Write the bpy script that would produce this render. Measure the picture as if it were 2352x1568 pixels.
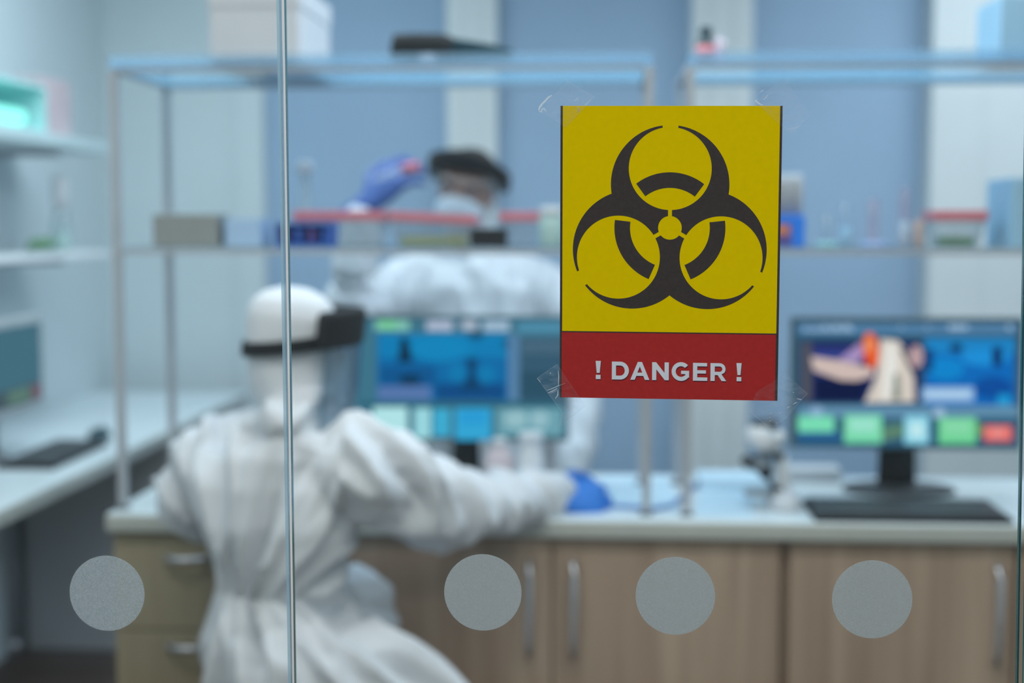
import bpy, bmesh, math, random
from mathutils import Vector, Matrix, noise
from mathutils.geometry import tessellate_polygon

random.seed(7)
scene = bpy.context.scene
COL = scene.collection
for o in list(bpy.data.objects):
    bpy.data.objects.remove(o)

# ------------------------------------------------------------------ camera
W, HGT = 2352.0, 1568.0
LENS = 50.0
FPX = W * LENS / 36.0
CAM = Vector((0.0, 0.0, 1.42))
YAW = math.radians(3.6)
PITCH = math.radians(-4.7)
GLASS_Y = 1.35
FWD = Vector((-math.sin(YAW) * math.cos(PITCH), math.cos(YAW) * math.cos(PITCH), math.sin(PITCH)))
RGT = Vector((math.cos(YAW), math.sin(YAW), 0.0))
UPV = RGT.cross(FWD)
cam_data = bpy.data.cameras.new('camera')
cam = bpy.data.objects.new('camera', cam_data)
COL.objects.link(cam)
cam.matrix_world = Matrix.Translation(CAM) @ Matrix((
    (RGT.x, UPV.x, -FWD.x, 0), (RGT.y, UPV.y, -FWD.y, 0), (RGT.z, UPV.z, -FWD.z, 0), (0, 0, 0, 1)))
cam_data.lens = LENS
cam_data.sensor_width = 36.0
cam_data.clip_start = 0.05
cam_data.dof.use_dof = True
cam_data.dof.focus_distance = 1.35
cam_data.dof.aperture_fstop = 2.4
scene.camera = cam

# ------------------------------------------------------------------ world, lamps, exposure
world = bpy.data.worlds.new('world')
scene.world = world
world.use_nodes = True
bgn = world.node_tree.nodes['Background']
bgn.inputs[0].default_value = (0.55, 0.7, 0.85, 1)
bgn.inputs[1].default_value = 0.25


def area(name, loc, rot, sx, sy, power, col):
    l = bpy.data.lights.new(name, 'AREA')
    l.shape = 'RECTANGLE'
    l.size, l.size_y = sx, sy
    l.energy = power
    l.color = col
    o = bpy.data.objects.new(name, l)
    o.location = loc
    o.rotation_euler = rot
    COL.objects.link(o)
    return o


area('ceiling_lamp_lab_center', (0.35, 3.2, 2.72), (0, 0, 0), 2.2, 0.9, 36, (0.78, 0.885, 1.0))
area('ceiling_lamp_lab_right', (1.5, 4.4, 2.72), (0, 0, 0), 0.6, 1.2, 22, (0.82, 0.90, 1.0))
area('ceiling_lamp_lab_left', (-1.1, 3.9, 2.72), (0, 0, 0), 0.6, 1.2, 25, (0.78, 0.91, 1.0))
area('front_fill_lab', (-0.25, 1.75, 2.72), (0, 0, 0), 3.2, 0.5, 38, (1.0, 0.955, 0.92))  # added fill to brighten the cabinet fronts and the seated person's back
area('ceiling_lamp_corridor', (0.0, -0.4, 2.72), (0, 0, 0), 2.4, 0.6, 44, (1.0, 0.97, 0.94))

vs = scene.view_settings
scene.display_settings.display_device = 'sRGB'
vs.view_transform = 'Standard'
vs.look = 'None'
vs.exposure = 0.0
vs.gamma = 1.0
vs.use_curve_mapping = False
scene.cycles.use_denoising = True
scene.cycles.max_bounces = 14
scene.cycles.transparent_max_bounces = 32
scene.cycles.diffuse_bounces = 5
scene.cycles.sample_clamp_indirect = 4.0


# ------------------------------------------------------------------ pixel -> point on a plane of the place
def ray(px, py):
    return FWD + RGT * ((px - W / 2) / FPX) - UPV * ((py - HGT / 2) / FPX)


def at(px, py, Y):
    d = ray(px, py)
    return CAM + d * ((Y - CAM.y) / d.y)


def atx(px, py, X):
    d = ray(px, py)
    return CAM + d * ((X - CAM.x) / d.x)


def atz(px, py, Z):
    d = ray(px, py)
    return CAM + d * ((Z - CAM.z) / d.z)


# ------------------------------------------------------------------ materials
def lin(c):
    c = c / 255.0
    return c / 12.92 if c <= 0.04045 else ((c + 0.055) / 1.055) ** 2.4


def rgb(r, g, b):
    return (lin(r), lin(g), lin(b), 1.0)


MATS = {}


def mat(name, col, rough=0.5, metal=0.0, noise_amt=0.06, noise_scale=9.0, bump=0.0, bump_scale=60.0, spec=0.5, stretch=(1, 1, 1)):
    if name in MATS:
        return MATS[name]
    m = bpy.data.materials.new(name)
    m.use_nodes = True
    nt = m.node_tree
    p = nt.nodes['Principled BSDF']
    p.inputs['Roughness'].default_value = rough
    p.inputs['Metallic'].default_value = metal
    p.inputs['Specular IOR Level'].default_value = spec
    tc = nt.nodes.new('ShaderNodeTexCoord')
    mp = nt.nodes.new('ShaderNodeMapping')
    mp.inputs['Scale'].default_value = stretch
    nt.links.new(tc.outputs['Object'], mp.inputs[0])
    n = nt.nodes.new('ShaderNodeTexNoise')
    n.inputs['Scale'].default_value = noise_scale
    n.inputs['Detail'].default_value = 4
    nt.links.new(mp.outputs[0], n.inputs['Vector'])
    r = nt.nodes.new('ShaderNodeValToRGB')
    r.color_ramp.elements[0].position = 0.3
    r.color_ramp.elements[1].position = 0.7
    r.color_ramp.elements[0].color = tuple(c * (1 - noise_amt) for c in col[:3]) + (1,)
    r.color_ramp.elements[1].color = tuple(min(1, c * (1 + noise_amt)) for c in col[:3]) + (1,)
    nt.links.new(n.outputs['Fac'], r.inputs[0])
    nt.links.new(r.outputs[0], p.inputs['Base Color'])
    if bump:
        n2 = nt.nodes.new('ShaderNodeTexNoise')
        n2.inputs['Scale'].default_value = bump_scale
        n2.inputs['Detail'].default_value = 3
        nt.links.new(mp.outputs[0], n2.inputs['Vector'])
        b = nt.nodes.new('ShaderNodeBump')
        b.inputs['Strength'].default_value = bump
        b.inputs['Distance'].default_value = 0.004
        nt.links.new(n2.outputs['Fac'], b.inputs['Height'])
        nt.links.new(b.outputs[0], p.inputs['Normal'])
    MATS[name] = m
    return m


def emit(name, col, s=1.0):
    if name in MATS:
        return MATS[name]
    m = bpy.data.materials.new(name)
    m.use_nodes = True
    nt = m.node_tree
    nt.nodes.clear()
    e = nt.nodes.new('ShaderNodeEmission')
    e.inputs[0].default_value = col
    e.inputs[1].default_value = s
    o = nt.nodes.new('ShaderNodeOutputMaterial')
    nt.links.new(e.outputs[0], o.inputs[0])
    MATS[name] = m
    return m


def clear(name, tint, haze=0.0, haze_col=(0.8, 0.85, 0.9, 1), refl=0.04, rough=0.02, transl=0.5, haze_noise=None):
    """Clear sheet: transparent with a reflecting face; haze mixes in a milky scattering share."""
    if name in MATS:
        return MATS[name]
    m = bpy.data.materials.new(name)
    m.use_nodes = True
    nt = m.node_tree
    nt.nodes.clear()
    N = nt.nodes.new
    out = N('ShaderNodeOutputMaterial')
    t = N('ShaderNodeBsdfTransparent')
    t.inputs[0].default_value = tint
    last = t.outputs[0]
    if haze or haze_noise:
        d = N('ShaderNodeBsdfDiffuse')
        d.inputs[0].default_value = haze_col
        tr = N('ShaderNodeBsdfTranslucent')
        tr.inputs[0].default_value = haze_col
        mx = N('ShaderNodeMixShader')
        mx.inputs[0].default_value = transl
        nt.links.new(d.outputs[0], mx.inputs[1])
        nt.links.new(tr.outputs[0], mx.inputs[2])
        m2 = N('ShaderNodeMixShader')
        m2.inputs[0].default_value = haze
        if haze_noise:
            sc, lo, hi, st = haze_noise
            tc = N('ShaderNodeTexCoord')
            mp = N('ShaderNodeMapping')
            mp.inputs['Scale'].default_value = st
            nz = N('ShaderNodeTexNoise')
            nz.inputs['Scale'].default_value = sc
            nz.inputs['Detail'].default_value = 5
            mr = N('ShaderNodeMapRange')
            mr.inputs['From Min'].default_value = 0.35
            mr.inputs['From Max'].default_value = 0.75
            mr.inputs['To Min'].default_value = lo
            mr.inputs['To Max'].default_value = hi
            nt.links.new(tc.outputs['Object'], mp.inputs[0])
            nt.links.new(mp.outputs[0], nz.inputs['Vector'])
            nt.links.new(nz.outputs['Fac'], mr.inputs['Value'])
            nt.links.new(mr.outputs[0], m2.inputs[0])
        nt.links.new(last, m2.inputs[1])
        nt.links.new(mx.outputs[0], m2.inputs[2])
        last = m2.outputs[0]
    g = N('ShaderNodeBsdfGlossy')
    g.inputs['Roughness'].default_value = rough
    lw = N('ShaderNodeLayerWeight')
    lw.inputs[0].default_value = 0.5
    pw = N('ShaderNodeMath')
    pw.operation = 'POWER'
    pw.inputs[1].default_value = 5
    nt.links.new(lw.outputs['Facing'], pw.inputs[0])
    ma = N('ShaderNodeMath')
    ma.operation = 'MULTIPLY_ADD'
    ma.inputs[1].default_value = 1 - refl
    ma.inputs[2].default_value = refl
    nt.links.new(pw.outputs[0], ma.inputs[0])
    fin = N('ShaderNodeMixShader')
    nt.links.new(ma.outputs[0], fin.inputs[0])
    nt.links.new(last, fin.inputs[1])
    nt.links.new(g.outputs[0], fin.inputs[2])
    nt.links.new(fin.outputs[0], out.inputs[0])
    MATS[name] = m
    return m


def wood_mat(name, base, dark, scale=1.0):
    m = bpy.data.materials.new(name)
    m.use_nodes = True
    nt = m.node_tree
    N = nt.nodes.new
    p = nt.nodes['Principled BSDF']
    p.inputs['Roughness'].default_value = 0.5
    p.inputs['Specular IOR Level'].default_value = 0.3
    tc = N('ShaderNodeTexCoord')
    mp = N('ShaderNodeMapping')
    mp.inputs['Scale'].default_value = (7 * scale, 7 * scale, 0.35)
    nz = N('ShaderNodeTexNoise')
    nz.inputs['Scale'].default_value = 2.2
    nz.inputs['Detail'].default_value = 5
    nz.inputs['Distortion'].default_value = 0.4
    r = N('ShaderNodeValToRGB')
    r.color_ramp.elements[0].position = 0.35
    r.color_ramp.elements[1].position = 0.66
    r.color_ramp.elements[0].color = dark
    r.color_ramp.elements[1].color = base
    nt.links.new(tc.outputs['Object'], mp.inputs[0])
    nt.links.new(mp.outputs[0], nz.inputs['Vector'])
    nt.links.new(nz.outputs['Fac'], r.inputs[0])
    nt.links.new(r.outputs[0], p.inputs['Base Color'])
    MATS[name] = m
    return m


M_wall_white = mat('white_wall_paint', (0.59, 0.67, 0.70, 1), 0.8, noise_amt=0.02, noise_scale=2)
M_wall_blue = mat('blue_wall_paint', (0.325, 0.46, 0.62, 1), 0.75, noise_amt=0.04, noise_scale=2)
M_column = mat('column_paint', (0.66, 0.71, 0.72, 1), 0.7, noise_amt=0.03, noise_scale=3)
M_corr = mat('corridor_paint', (0.20, 0.25, 0.28, 1), 0.8, noise_amt=0.02, noise_scale=2)
M_floor = mat('brown_floor_vinyl', (0.12, 0.09, 0.075, 1), 0.5, noise_amt=0.2, noise_scale=5)
M_ceil = mat('ceiling_tile', (0.85, 0.87, 0.88, 1), 0.9, noise_amt=0.02)
M_glass = clear('partition_glass', (0.95, 0.975, 0.97, 1))
M_edge_teal = mat('glass_edge_teal', (0.03, 0.16, 0.17, 1), 0.15, noise_amt=0.2, noise_scale=6)
M_edge_light = clear('glass_edge_reflection', (0.85, 0.93, 0.95, 1), haze=0.5, haze_col=(0.62, 0.84, 0.95, 1), refl=0.1, rough=0.2)  # pale blue reflection of the ceiling light put into the haze colour
M_edge_white = mat('glass_edge_seam', (0.92, 0.94, 1.0, 1), 0.3, noise_amt=0.1, noise_scale=4)
M_seal = clear('clear_seal', (0.80, 0.88, 0.88, 1), haze=0.15, haze_col=(0.6, 0.7, 0.72, 1))
M_dot = clear('frosted_sticker', (0.85, 0.88, 0.88, 1), haze=0.72, haze_col=(0.57, 0.60, 0.60, 1), refl=0.03, rough=0.35, transl=0.45,
              haze_noise=(900, 0.6, 0.86, (1, 1, 1)))
M_dot2 = clear('frosted_sticker_coarse', (0.85, 0.88, 0.88, 1), haze=0.72, haze_col=(0.60, 0.65, 0.67, 1), refl=0.03, rough=0.35, transl=0.45,
               haze_noise=(620, 0.5, 0.95, (1, 1, 1)))
M_tape = clear('clear_tape', (0.995, 0.995, 1.0, 1), refl=0.008, rough=0.2, haze_col=(0.75, 0.8, 0.85, 1), haze_noise=(130, 0.01, 0.06, (1, 1, 2.4)))
M_crease = clear('tape_crease', (1, 1, 1, 1), haze=0.42, haze_col=(0.85, 0.9, 0.93, 1), refl=0.1, rough=0.2)
M_tedge = clear('tape_edge', (1, 1, 1, 1), haze=0.16, haze_col=(0.85, 0.9, 0.93, 1), refl=0.06, rough=0.2)
M_yellow = mat('sign_yellow_ink', (0.79, 0.595, 0.0, 1), 0.9, noise_amt=0.02, noise_scale=160, spec=0.06)
M_red = mat('sign_red_ink', (0.43, 0.033, 0.032, 1), 0.9, noise_amt=0.06, noise_scale=220, spec=0.06)
M_ink = mat('sign_black_ink', (0.045, 0.038, 0.036, 1), 0.6, noise_amt=0.12, noise_scale=300, spec=0.25)
M_print_white = mat('sign_white_ink', (0.70, 0.76, 0.83, 1), 0.6, noise_amt=0.02, spec=0.25)
M_print_shadow = mat('sign_lettering_shadow_ink', (0.09, 0.012, 0.03, 1), 0.7, noise_amt=0.05, spec=0.2)
M_paper = mat('sign_paper', (0.8, 0.8, 0.78, 1), 0.8)
M_wood = wood_mat('oak_laminate', (0.53, 0.40, 0.30, 1), (0.36, 0.255, 0.185, 1))
M_wood_olive = wood_mat('olive_oak_laminate', (0.40, 0.345, 0.235, 1), (0.31, 0.26, 0.175, 1))
M_plinth = mat('dark_plinth', (0.06, 0.05, 0.045, 1), 0.6)
M_top = mat('pale_worktop', (0.68, 0.76, 0.79, 1), 0.3, noise_amt=0.03)
M_topedge = mat('worktop_edge', (0.50, 0.52, 0.48, 1), 0.4, noise_amt=0.03)
M_alu = mat('brushed_aluminium', (0.62, 0.63, 0.66, 1), 0.35, 0.75, noise_amt=0.05, noise_scale=40)
M_alu_dull = mat('painted_grey_frame', (0.42, 0.44, 0.47, 1), 0.5, noise_amt=0.04)
M_shelf_glass = clear('shelf_glass', (0.92, 0.96, 0.97, 1), haze=0.10, haze_col=(0.55, 0.72, 0.8, 1), refl=0.06, transl=0.6)
M_shelf_top = clear('shelf_glass_blue_reflection', (0.80, 0.93, 1.0, 1), haze=0.42, haze_col=(0.45, 0.76, 0.95, 1), refl=0.08, transl=0.9)  # cool light reflected in and passing through the shelf, put into the blue tint
M_lip = clear('shelf_lip', (0.84, 0.93, 0.98, 1), haze=0.30, haze_col=(0.55, 0.75, 0.90, 1), refl=0.06, transl=0.5)
M_black = mat('black_plastic', (0.012, 0.014, 0.016, 1), 0.5, noise_amt=0.2, spec=0.35)
M_dark = mat('dark_grey_plastic', (0.05, 0.055, 0.06, 1), 0.5, noise_amt=0.15)
M_teal_dark = mat('dark_teal_plastic', (0.012, 0.05, 0.065, 1), 0.4)
M_grey = mat('grey_plastic', (0.22, 0.24, 0.26, 1), 0.5)
M_bezel = mat('teal_grey_bezel', (0.10, 0.155, 0.18, 1), 0.45)
M_white = mat('white_plastic', (0.80, 0.82, 0.84, 1), 0.4, noise_amt=0.03)
M_pinkwhite = mat('pinkish_white_card', (0.68, 0.58, 0.61, 1), 0.7)
M_boxwhite = mat('white_card', (0.60, 0.62, 0.65, 1), 0.7, noise_amt=0.03)
M_boxgrey = mat('grey_card', (0.30, 0.315, 0.30, 1), 0.8)
M_lightblue = mat('light_blue_card', (0.34, 0.56, 0.72, 1), 0.6)
M_blue = mat('blue_plastic', (0.03, 0.13, 0.52, 1), 0.4)
M_blue2 = mat('bright_blue_plastic', (0.02, 0.22, 0.85, 1), 0.4)
M_redlid = mat('red_plastic', (0.66, 0.19, 0.22, 1), 0.4)
M_clearplastic = clear('clear_plastic', (0.90, 0.94, 0.95, 1), haze=0.22, haze_col=(0.75, 0.82, 0.85, 1), refl=0.06)
M_vial = clear('lab_glass', (0.93, 0.97, 1.0, 1), haze=0.10, haze_col=(0.75, 0.88, 0.95, 1), refl=0.08)
M_pinkglass = clear('pinkish_lab_glass', (0.97, 0.90, 0.93, 1), haze=0.12, haze_col=(0.8, 0.72, 0.78, 1), refl=0.06)
M_green = mat('leaf_green', (0.10, 0.26, 0.10, 1), 0.6, noise_amt=0.4, noise_scale=40)
M_liquid = mat('pale_green_liquid', (0.44, 0.61, 0.57, 1), 0.3)
M_yellowgreen = mat('yellow_green_agar', (0.42, 0.45, 0.16, 1), 0.5)
M_orange = mat('orange_plastic', (0.75, 0.25, 0.10, 1), 0.5)
M_purple = mat('purple_plastic', (0.12, 0.08, 0.30, 1), 0.5)
M_suit = mat('white_coverall_fabric', (0.64, 0.672, 0.71, 1), 0.65, noise_amt=0.03, noise_scale=6, bump=0.25, bump_scale=26, spec=0.3, stretch=(1.6, 1.6, 0.6))
M_skin = mat('skin', (0.46, 0.25, 0.19, 1), 0.55, noise_amt=0.08)
M_hair = mat('dark_hair', (0.02, 0.014, 0.012, 1), 0.6)
M_glove = mat('blue_nitrile_glove', (0.015, 0.17, 0.60, 1), 0.45, noise_amt=0.08, bump=0.2, bump_scale=90)
M_glove2 = mat('dark_blue_nitrile_glove', (0.045, 0.10, 0.31, 1), 0.45, noise_amt=0.08, bump=0.2, bump_scale=90)
M_mask = mat('white_mask_fabric', (0.78, 0.84, 0.88, 1), 0.75)
M_shield = clear('face_shield_sheet', (0.93, 0.95, 0.97, 1), haze=0.012, haze_col=(0.8, 0.87, 0.92, 1), refl=0.04, rough=0.05)
M_foam = mat('black_foam', (0.005, 0.007, 0.009, 1), 0.9, noise_amt=0.3, noise_scale=80)
M_paperblue = mat('pale_blue_paper', (0.56, 0.74, 0.86, 1), 0.7)
M_screen_grey = emit('screen_grey_blue', (0.10, 0.17, 0.21, 1))
M_greypanel = mat('grey_screen_panel', (0.64, 0.66, 0.69, 1), 0.7, noise_amt=0.05, noise_scale=3)


# ------------------------------------------------------------------ mesh helpers
def box(bm, lo, hi, mi=0):
    x0, y0, z0 = lo
    x1, y1, z1 = hi
    v = [bm.verts.new(p) for p in ((x0, y0, z0), (x1, y0, z0), (x1, y1, z0), (x0, y1, z0),
                                   (x0, y0, z1), (x1, y0, z1), (x1, y1, z1), (x0, y1, z1))]
    fs = []
    for q in ((0, 3, 2, 1), (4, 5, 6, 7), (0, 1, 5, 4), (1, 2, 6, 5), (2, 3, 7, 6), (3, 0, 4, 7)):
        f = bm.faces.new([v[i] for i in q])
        f.material_index = mi
        fs.append(f)
    return fs


def frame_of(d, hint=Vector((0, 0, 1))):
    d = d.normalized()
    if abs(d.dot(hint)) > 0.97:
        hint = Vector((1, 0, 0))
    a = hint.cross(d).normalized()
    b = d.cross(a)
    return a, b


def loft(bm, rings, seg=16, mi=0, cap=True):
    """rings: list of (center, axis_a, axis_b) where the axes carry their radii."""
    rows = []
    for c, a, b in rings:
        rows.append([bm.verts.new(c + a * math.cos(2 * math.pi * k / seg) + b * math.sin(2 * math.pi * k / seg)) for k in range(seg)])
    for r0, r1 in zip(rows, rows[1:]):
        for k in range(seg):
            f = bm.faces.new((r0[k], r0[(k + 1) % seg], r1[(k + 1) % seg], r1[k]))
            f.material_index = mi
            f.smooth = True
    if cap:
        f = bm.faces.new(rows[0][::-1])
        f.material_index = mi
        f = bm.faces.new(rows[-1])
        f.material_index = mi


def tube(bm, pts, radii, seg=12, mi=0, hint=Vector((0, 0, 1)), round_ends=False):
    pts = [Vector(p) for p in pts]
    if isinstance(radii, (int, float)):
        radii = [radii] * len(pts)
    if round_ends:
        d0 = (pts[0] - pts[1]).normalized()
        d1 = (pts[-1] - pts[-2]).normalized()
        r0, r1 = radii[0], radii[-1]
        pts = [pts[0] + d0 * r0 * 0.95, pts[0] + d0 * r0 * 0.7] + pts + [pts[-1] + d1 * r1 * 0.7, pts[-1] + d1 * r1 * 0.95]
        radii = [r0 * 0.25, r0 * 0.7] + list(radii) + [r1 * 0.7, r1 * 0.25]
    rings = []
    for i, p in enumerate(pts):
        d = (pts[min(i + 1, len(pts) - 1)] - pts[max(i - 1, 0)])
        a, b = frame_of(d, hint)
        rings.append((p, a * radii[i], b * radii[i]))
    loft(bm, rings, seg, mi)


def lathe(bm, c, prof, seg=20, mi=0):
    """prof: list of (radius, height) around the vertical axis through c."""
    c = Vector(c)
    loft(bm, [(c + Vector((0, 0, h)), Vector((r, 0, 0)), Vector((0, r, 0))) for r, h in prof], seg, mi)


def prism(bm, pts, y0, y1, mi=0):
    """Polygon in a plane of constant Y (points as Vectors, their x and z used) extruded from y0 to y1."""
    n = len(pts)
    a = [bm.verts.new((p.x, y0, p.z)) for p in pts]
    b = [bm.verts.new((p.x, y1, p.z)) for p in pts]
    tris = tessellate_polygon([[Vector((p.x, p.z, 0)) for p in pts]])
    for t in tris:
        for vs_, rev in ((a, False), (b, True)):
            q = [vs_[i] for i in t]
            try:
                f = bm.faces.new(q)
                f.material_index = mi
            except ValueError:
                pass
    for i in range(n):
        j = (i + 1) % n
        f = bm.faces.new((a[i], a[j], b[j], b[i]))
        f.material_index = mi


def obj(name, bm, mats, parent=None, bevel=0.0, fix=True, smooth=False):
    if fix:
        bmesh.ops.recalc_face_normals(bm, faces=bm.faces[:])
    me = bpy.data.meshes.new(name)
    bm.to_mesh(me)
    bm.free()
    for m in (mats if isinstance(mats, (list, tuple)) else [mats]):
        me.materials.append(m)
    o = bpy.data.objects.new(name, me)
    COL.objects.link(o)
    if smooth:
        for p in me.polygons:
            p.use_smooth = True
    if parent is not None:
        o.parent = parent
        if parent.parent is None:          # parts are modelled in world coordinates
            o.matrix_parent_inverse = Matrix.Translation(parent.location).inverted()
    if bevel:
        b = o.modifiers.new('bevel', 'BEVEL')
        b.width = bevel
        b.segments = 3
        b.limit_method = 'ANGLE'
    return o


def tag(o, label, cat, group=None):
    o['label'] = label
    o['category'] = cat
    if group:
        o['group'] = group
    return o


def thing(name, loc, label, cat, group=None):
    o = bpy.data.objects.new(name, None)
    o.empty_display_size = 0.05
    o.location = loc
    COL.objects.link(o)
    return tag(o, label, cat, group)


def struct(name, bm, m, parent=None, **k):
    o = obj(name, bm, m, parent, **k)
    if parent is None:
        o['kind'] = 'structure'
    return o


def BM():
    return bmesh.new()


def one_box(name, lo, hi, m, parent=None, bevel=0.0):
    b = BM()
    box(b, lo, hi)
    return obj(name, b, m, parent, bevel)


def copy_tree(o, loc, label=None):
    r = o.copy()
    COL.objects.link(r)
    r.location = loc
    if label:
        r['label'] = label
    for ch in list(o.children):
        c = ch.copy()
        COL.objects.link(c)
        c.parent = r
        for g in list(ch.children):
            d = g.copy()
            COL.objects.link(d)
            d.parent = c
    return r


# ------------------------------------------------------------------ the setting
XL, XR, YB, YF, ZC = -1.95, 2.5, 5.6, -1.7, 2.8


def sbox(name, lo, hi, m):
    b = BM()
    box(b, lo, hi)
    return struct(name, b, m)


sbox('floor', (XL - .15, YF - .15, -0.1), (XR + .15, YB + .15, 0), M_floor)
sbox('ceiling', (XL - .15, YF - .15, ZC), (XR + .15, YB + .15, ZC + .1), M_ceil)
sbox('wall_back', (XL - .15, YB, 0), (XR + .15, YB + .12, ZC), M_wall_blue)
sbox('wall_left', (XL - .12, YF, 0), (XL, YB, ZC), M_wall_white)
sbox('wall_right', (XR, YF, 0), (XR + .12, YB, ZC), M_wall_white)
sbox('wall_front', (XL - .15, YF - .12, 0), (XR + .15, YF, ZC), M_corr)


def column(n, px0, px1, proud=0.10, py=300):
    x0, x1 = at(px0, py, YB - proud).x, at(px1, py, YB - proud).x
    b = BM()
    box(b, (x0, YB - proud, 0), (x1, YB, ZC))
    # two shallow grooves in the face of the pilaster
    w = x1 - x0
    for f in (0.32, 0.68):
        box(b, (x0 + w * f - .004, YB - proud - .006, 0), (x0 + w * f + .004, YB - proud, ZC))
    return struct('trim_%d' % n, b, M_column)


column(1, 1027, 1140)
column(2, 1588, 1727)
column(3, 2140, 2520, 0.16)
b = BM()
box(b, (XL, YB - .06, 0), (at(606, 300, YB - .06).x, YB, ZC))
box(b, (at(540, 300, YB - .08).x, YB - .08, 0), (at(604, 300, YB - .08).x, YB - .06, ZC))
struct('trim_4', b, M_wall_white)
sbox('baseboard_back', (at(610, 300, YB).x, YB - .015, 0), (XR, YB, .08), M_greypanel)

# glass partition between the corridor and the lab: three panes, 10 mm thick
GT = 0.010
LE0, LE1 = at(641, 0, GLASS_Y), at(668, 1568, GLASS_Y)     # right edge of the left pane
RE0, RE1 = at(650, 0, GLASS_Y), at(673.5, 1568, GLASS_Y)   # left edge of the middle pane
SE0, SE1 = at(2355, 560, GLASS_Y), at(2338.5, 1568, GLASS_Y)


def xline(p0, p1, z):
    return p0.x + (p1.x - p0.x) * (z - p0.z) / (p1.z - p0.z)


def pane(name, xa, xb, edge_a=None, edge_b=None):
    """xa/xb: functions z -> x. A clear sheet; its polished edge faces are children."""
    z0, z1 = 0.03, 2.74
    b = BM()
    v = [b.verts.new(p) for p in ((xa(z0), GLASS_Y, z0), (xb(z0), GLASS_Y, z0), (xb(z1), GLASS_Y, z1), (xa(z1), GLASS_Y, z1))]
    w = [b.verts.new((q.co.x, GLASS_Y + GT, q.co.z)) for q in v]
    b.faces.new(v)
    b.faces.new(w[::-1])
    for i in range(4):
        b.faces.new((v[i], v[(i + 1) % 4], w[(i + 1) % 4], w[i]))
    o = struct(name, b, M_glass)
    return o


def edge_strip(name, x_of, parent, dx0, dx1, y0, y1, m):
    z0, z1 = 0.03, 2.74
    b = BM()
    c = []
    for z in (z0, z1):
        x = x_of(z)
        c.append([b.verts.new((x + a, y, z)) for a, y in ((dx0, y0), (dx1, y0), (dx1, y1), (dx0, y1))])
    for i in range(4):
        b.faces.new((c[0][i], c[0][(i + 1) % 4], c[1][(i + 1) % 4], c[1][i]))
    b.faces.new(c[0][::-1])
    b.faces.new(c[1])
    return obj(name, b, m, parent)


fl = lambda z: xline(LE0, LE1, z)
fr = lambda z: xline(RE0, RE1, z)
fs = lambda z: xline(SE0, SE1, z)
p1 = pane('window_1', lambda z: XL, fl)
edge_strip('polished_edge', fl, p1, -0.0026, 0.0004, GLASS_Y - 0.0004, GLASS_Y, M_edge_light)  # front strip added to catch the corridor light
edge_strip('polished_edge', fl, p1, 0.0, 0.0002, GLASS_Y, GLASS_Y + GT, M_edge_light)
p2 = pane('window_2', fr, fs)
edge_strip('polished_edge', fr, p2, -0.0008, 0.0011, GLASS_Y - 0.0004, GLASS_Y, M_edge_white)
edge_strip('tinted_edge', fr, p2, 0.0, 0.0003, GLASS_Y, GLASS_Y + GT + .003, M_edge_teal)
edge_strip('tinted_edge', fs, p2, 0.0, 0.0006, GLASS_Y, GLASS_Y + GT, M_edge_teal)
p3 = pane('window_3', lambda z: fs(z) + 0.0042, lambda z: XR)
edge_strip('polished_edge', lambda z: fs(z) + 0.0042, p3, -0.0005, 0.0006, GLASS_Y - 0.0003, GLASS_Y, M_edge_teal)
b = BM()
box(b, (XL, GLASS_Y - .02, 0), (XR, GLASS_Y + .03, .03))
struct('trim_5', b, M_alu)
b = BM()
box(b, (XL, GLASS_Y - .02, 2.74), (XR, GLASS_Y + .03, ZC))
struct('trim_6', b, M_alu)

# ------------------------------------------------------------------ frosted dots on the panes
for (px, py, r, lab, mm) in (
        (246, 1362, 86.0, 'frosted round sticker on the left pane, left of the glass joint', M_dot2),
        (1109, 1360, 89.0, 'frosted round sticker on the glass beside the pair of door handles, nearest the joint', M_dot),
        (1551, 1368, 91.5, 'frosted round sticker on the glass straight below the danger sign', M_dot),
        (2003, 1376, 92.5, 'frosted round sticker on the glass below the right monitor and keyboard', M_dot)):
    c = at(px, py, GLASS_Y)
    rr = (at(px + r, py, GLASS_Y) - c).length
    b = BM()
    loft(b, [(c + Vector((0, -0.0004, 0)), Vector((rr, 0, 0)), Vector((0, 0, rr))), (c, Vector((rr, 0, 0)), Vector((0, 0, rr)))], 72)
    tag(obj('glass_sticker', b, mm), lab, 'sticker', 'round frosted safety stickers on the glass')

# ------------------------------------------------------------------ danger sign
SY = GLASS_Y - 0.0006      # back of the sheet lies on the glass
G = GLASS_Y
TL, TR, BR, BL = (1287.5, 243), (1797.5, 243), (1785.5, 920), (1285.5, 912)


def spx(u, v):
    """sheet fraction -> picture position on the glass"""
    t = (TL[0] + (TR[0] - TL[0]) * u, TL[1] + (TR[1] - TL[1]) * u)
    q = (BL[0] + (BR[0] - BL[0]) * u, BL[1] + (BR[1] - BL[1]) * u)
    return t[0] + (q[0] - t[0]) * v, t[1] + (q[1] - t[1]) * v


def sp(u, v):
    return at(*spx(u, v), G)


b = BM()
prism(b, [sp(0, 0), sp(1, 0), sp(1, 1), sp(0, 1)], SY, G - 0.0001)
sign = obj('danger_sign', b, M_ink)
tag(sign, 'yellow and red biohazard danger sign taped to the glass', 'sign')
VR = 0.7765
b = BM()
prism(b, [sp(0.0105, 0), sp(0.989, 0), sp(0.989, VR - 0.0045), sp(0.0105, VR - 0.0045)], SY - 0.0001, SY)
obj('yellow_panel', b, M_yellow, sign)['label'] = 'plain yellow upper panel'
b = BM()
prism(b, [sp(0.0085, VR), sp(0.988, VR), sp(0.988, 1), sp(0.0085, 1)], SY - 0.0001, SY)
obj('red_panel', b, M_red, sign)['label'] = 'red lower panel'

CX, CY, UN = 1538.6, 523.0, 9.07


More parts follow.
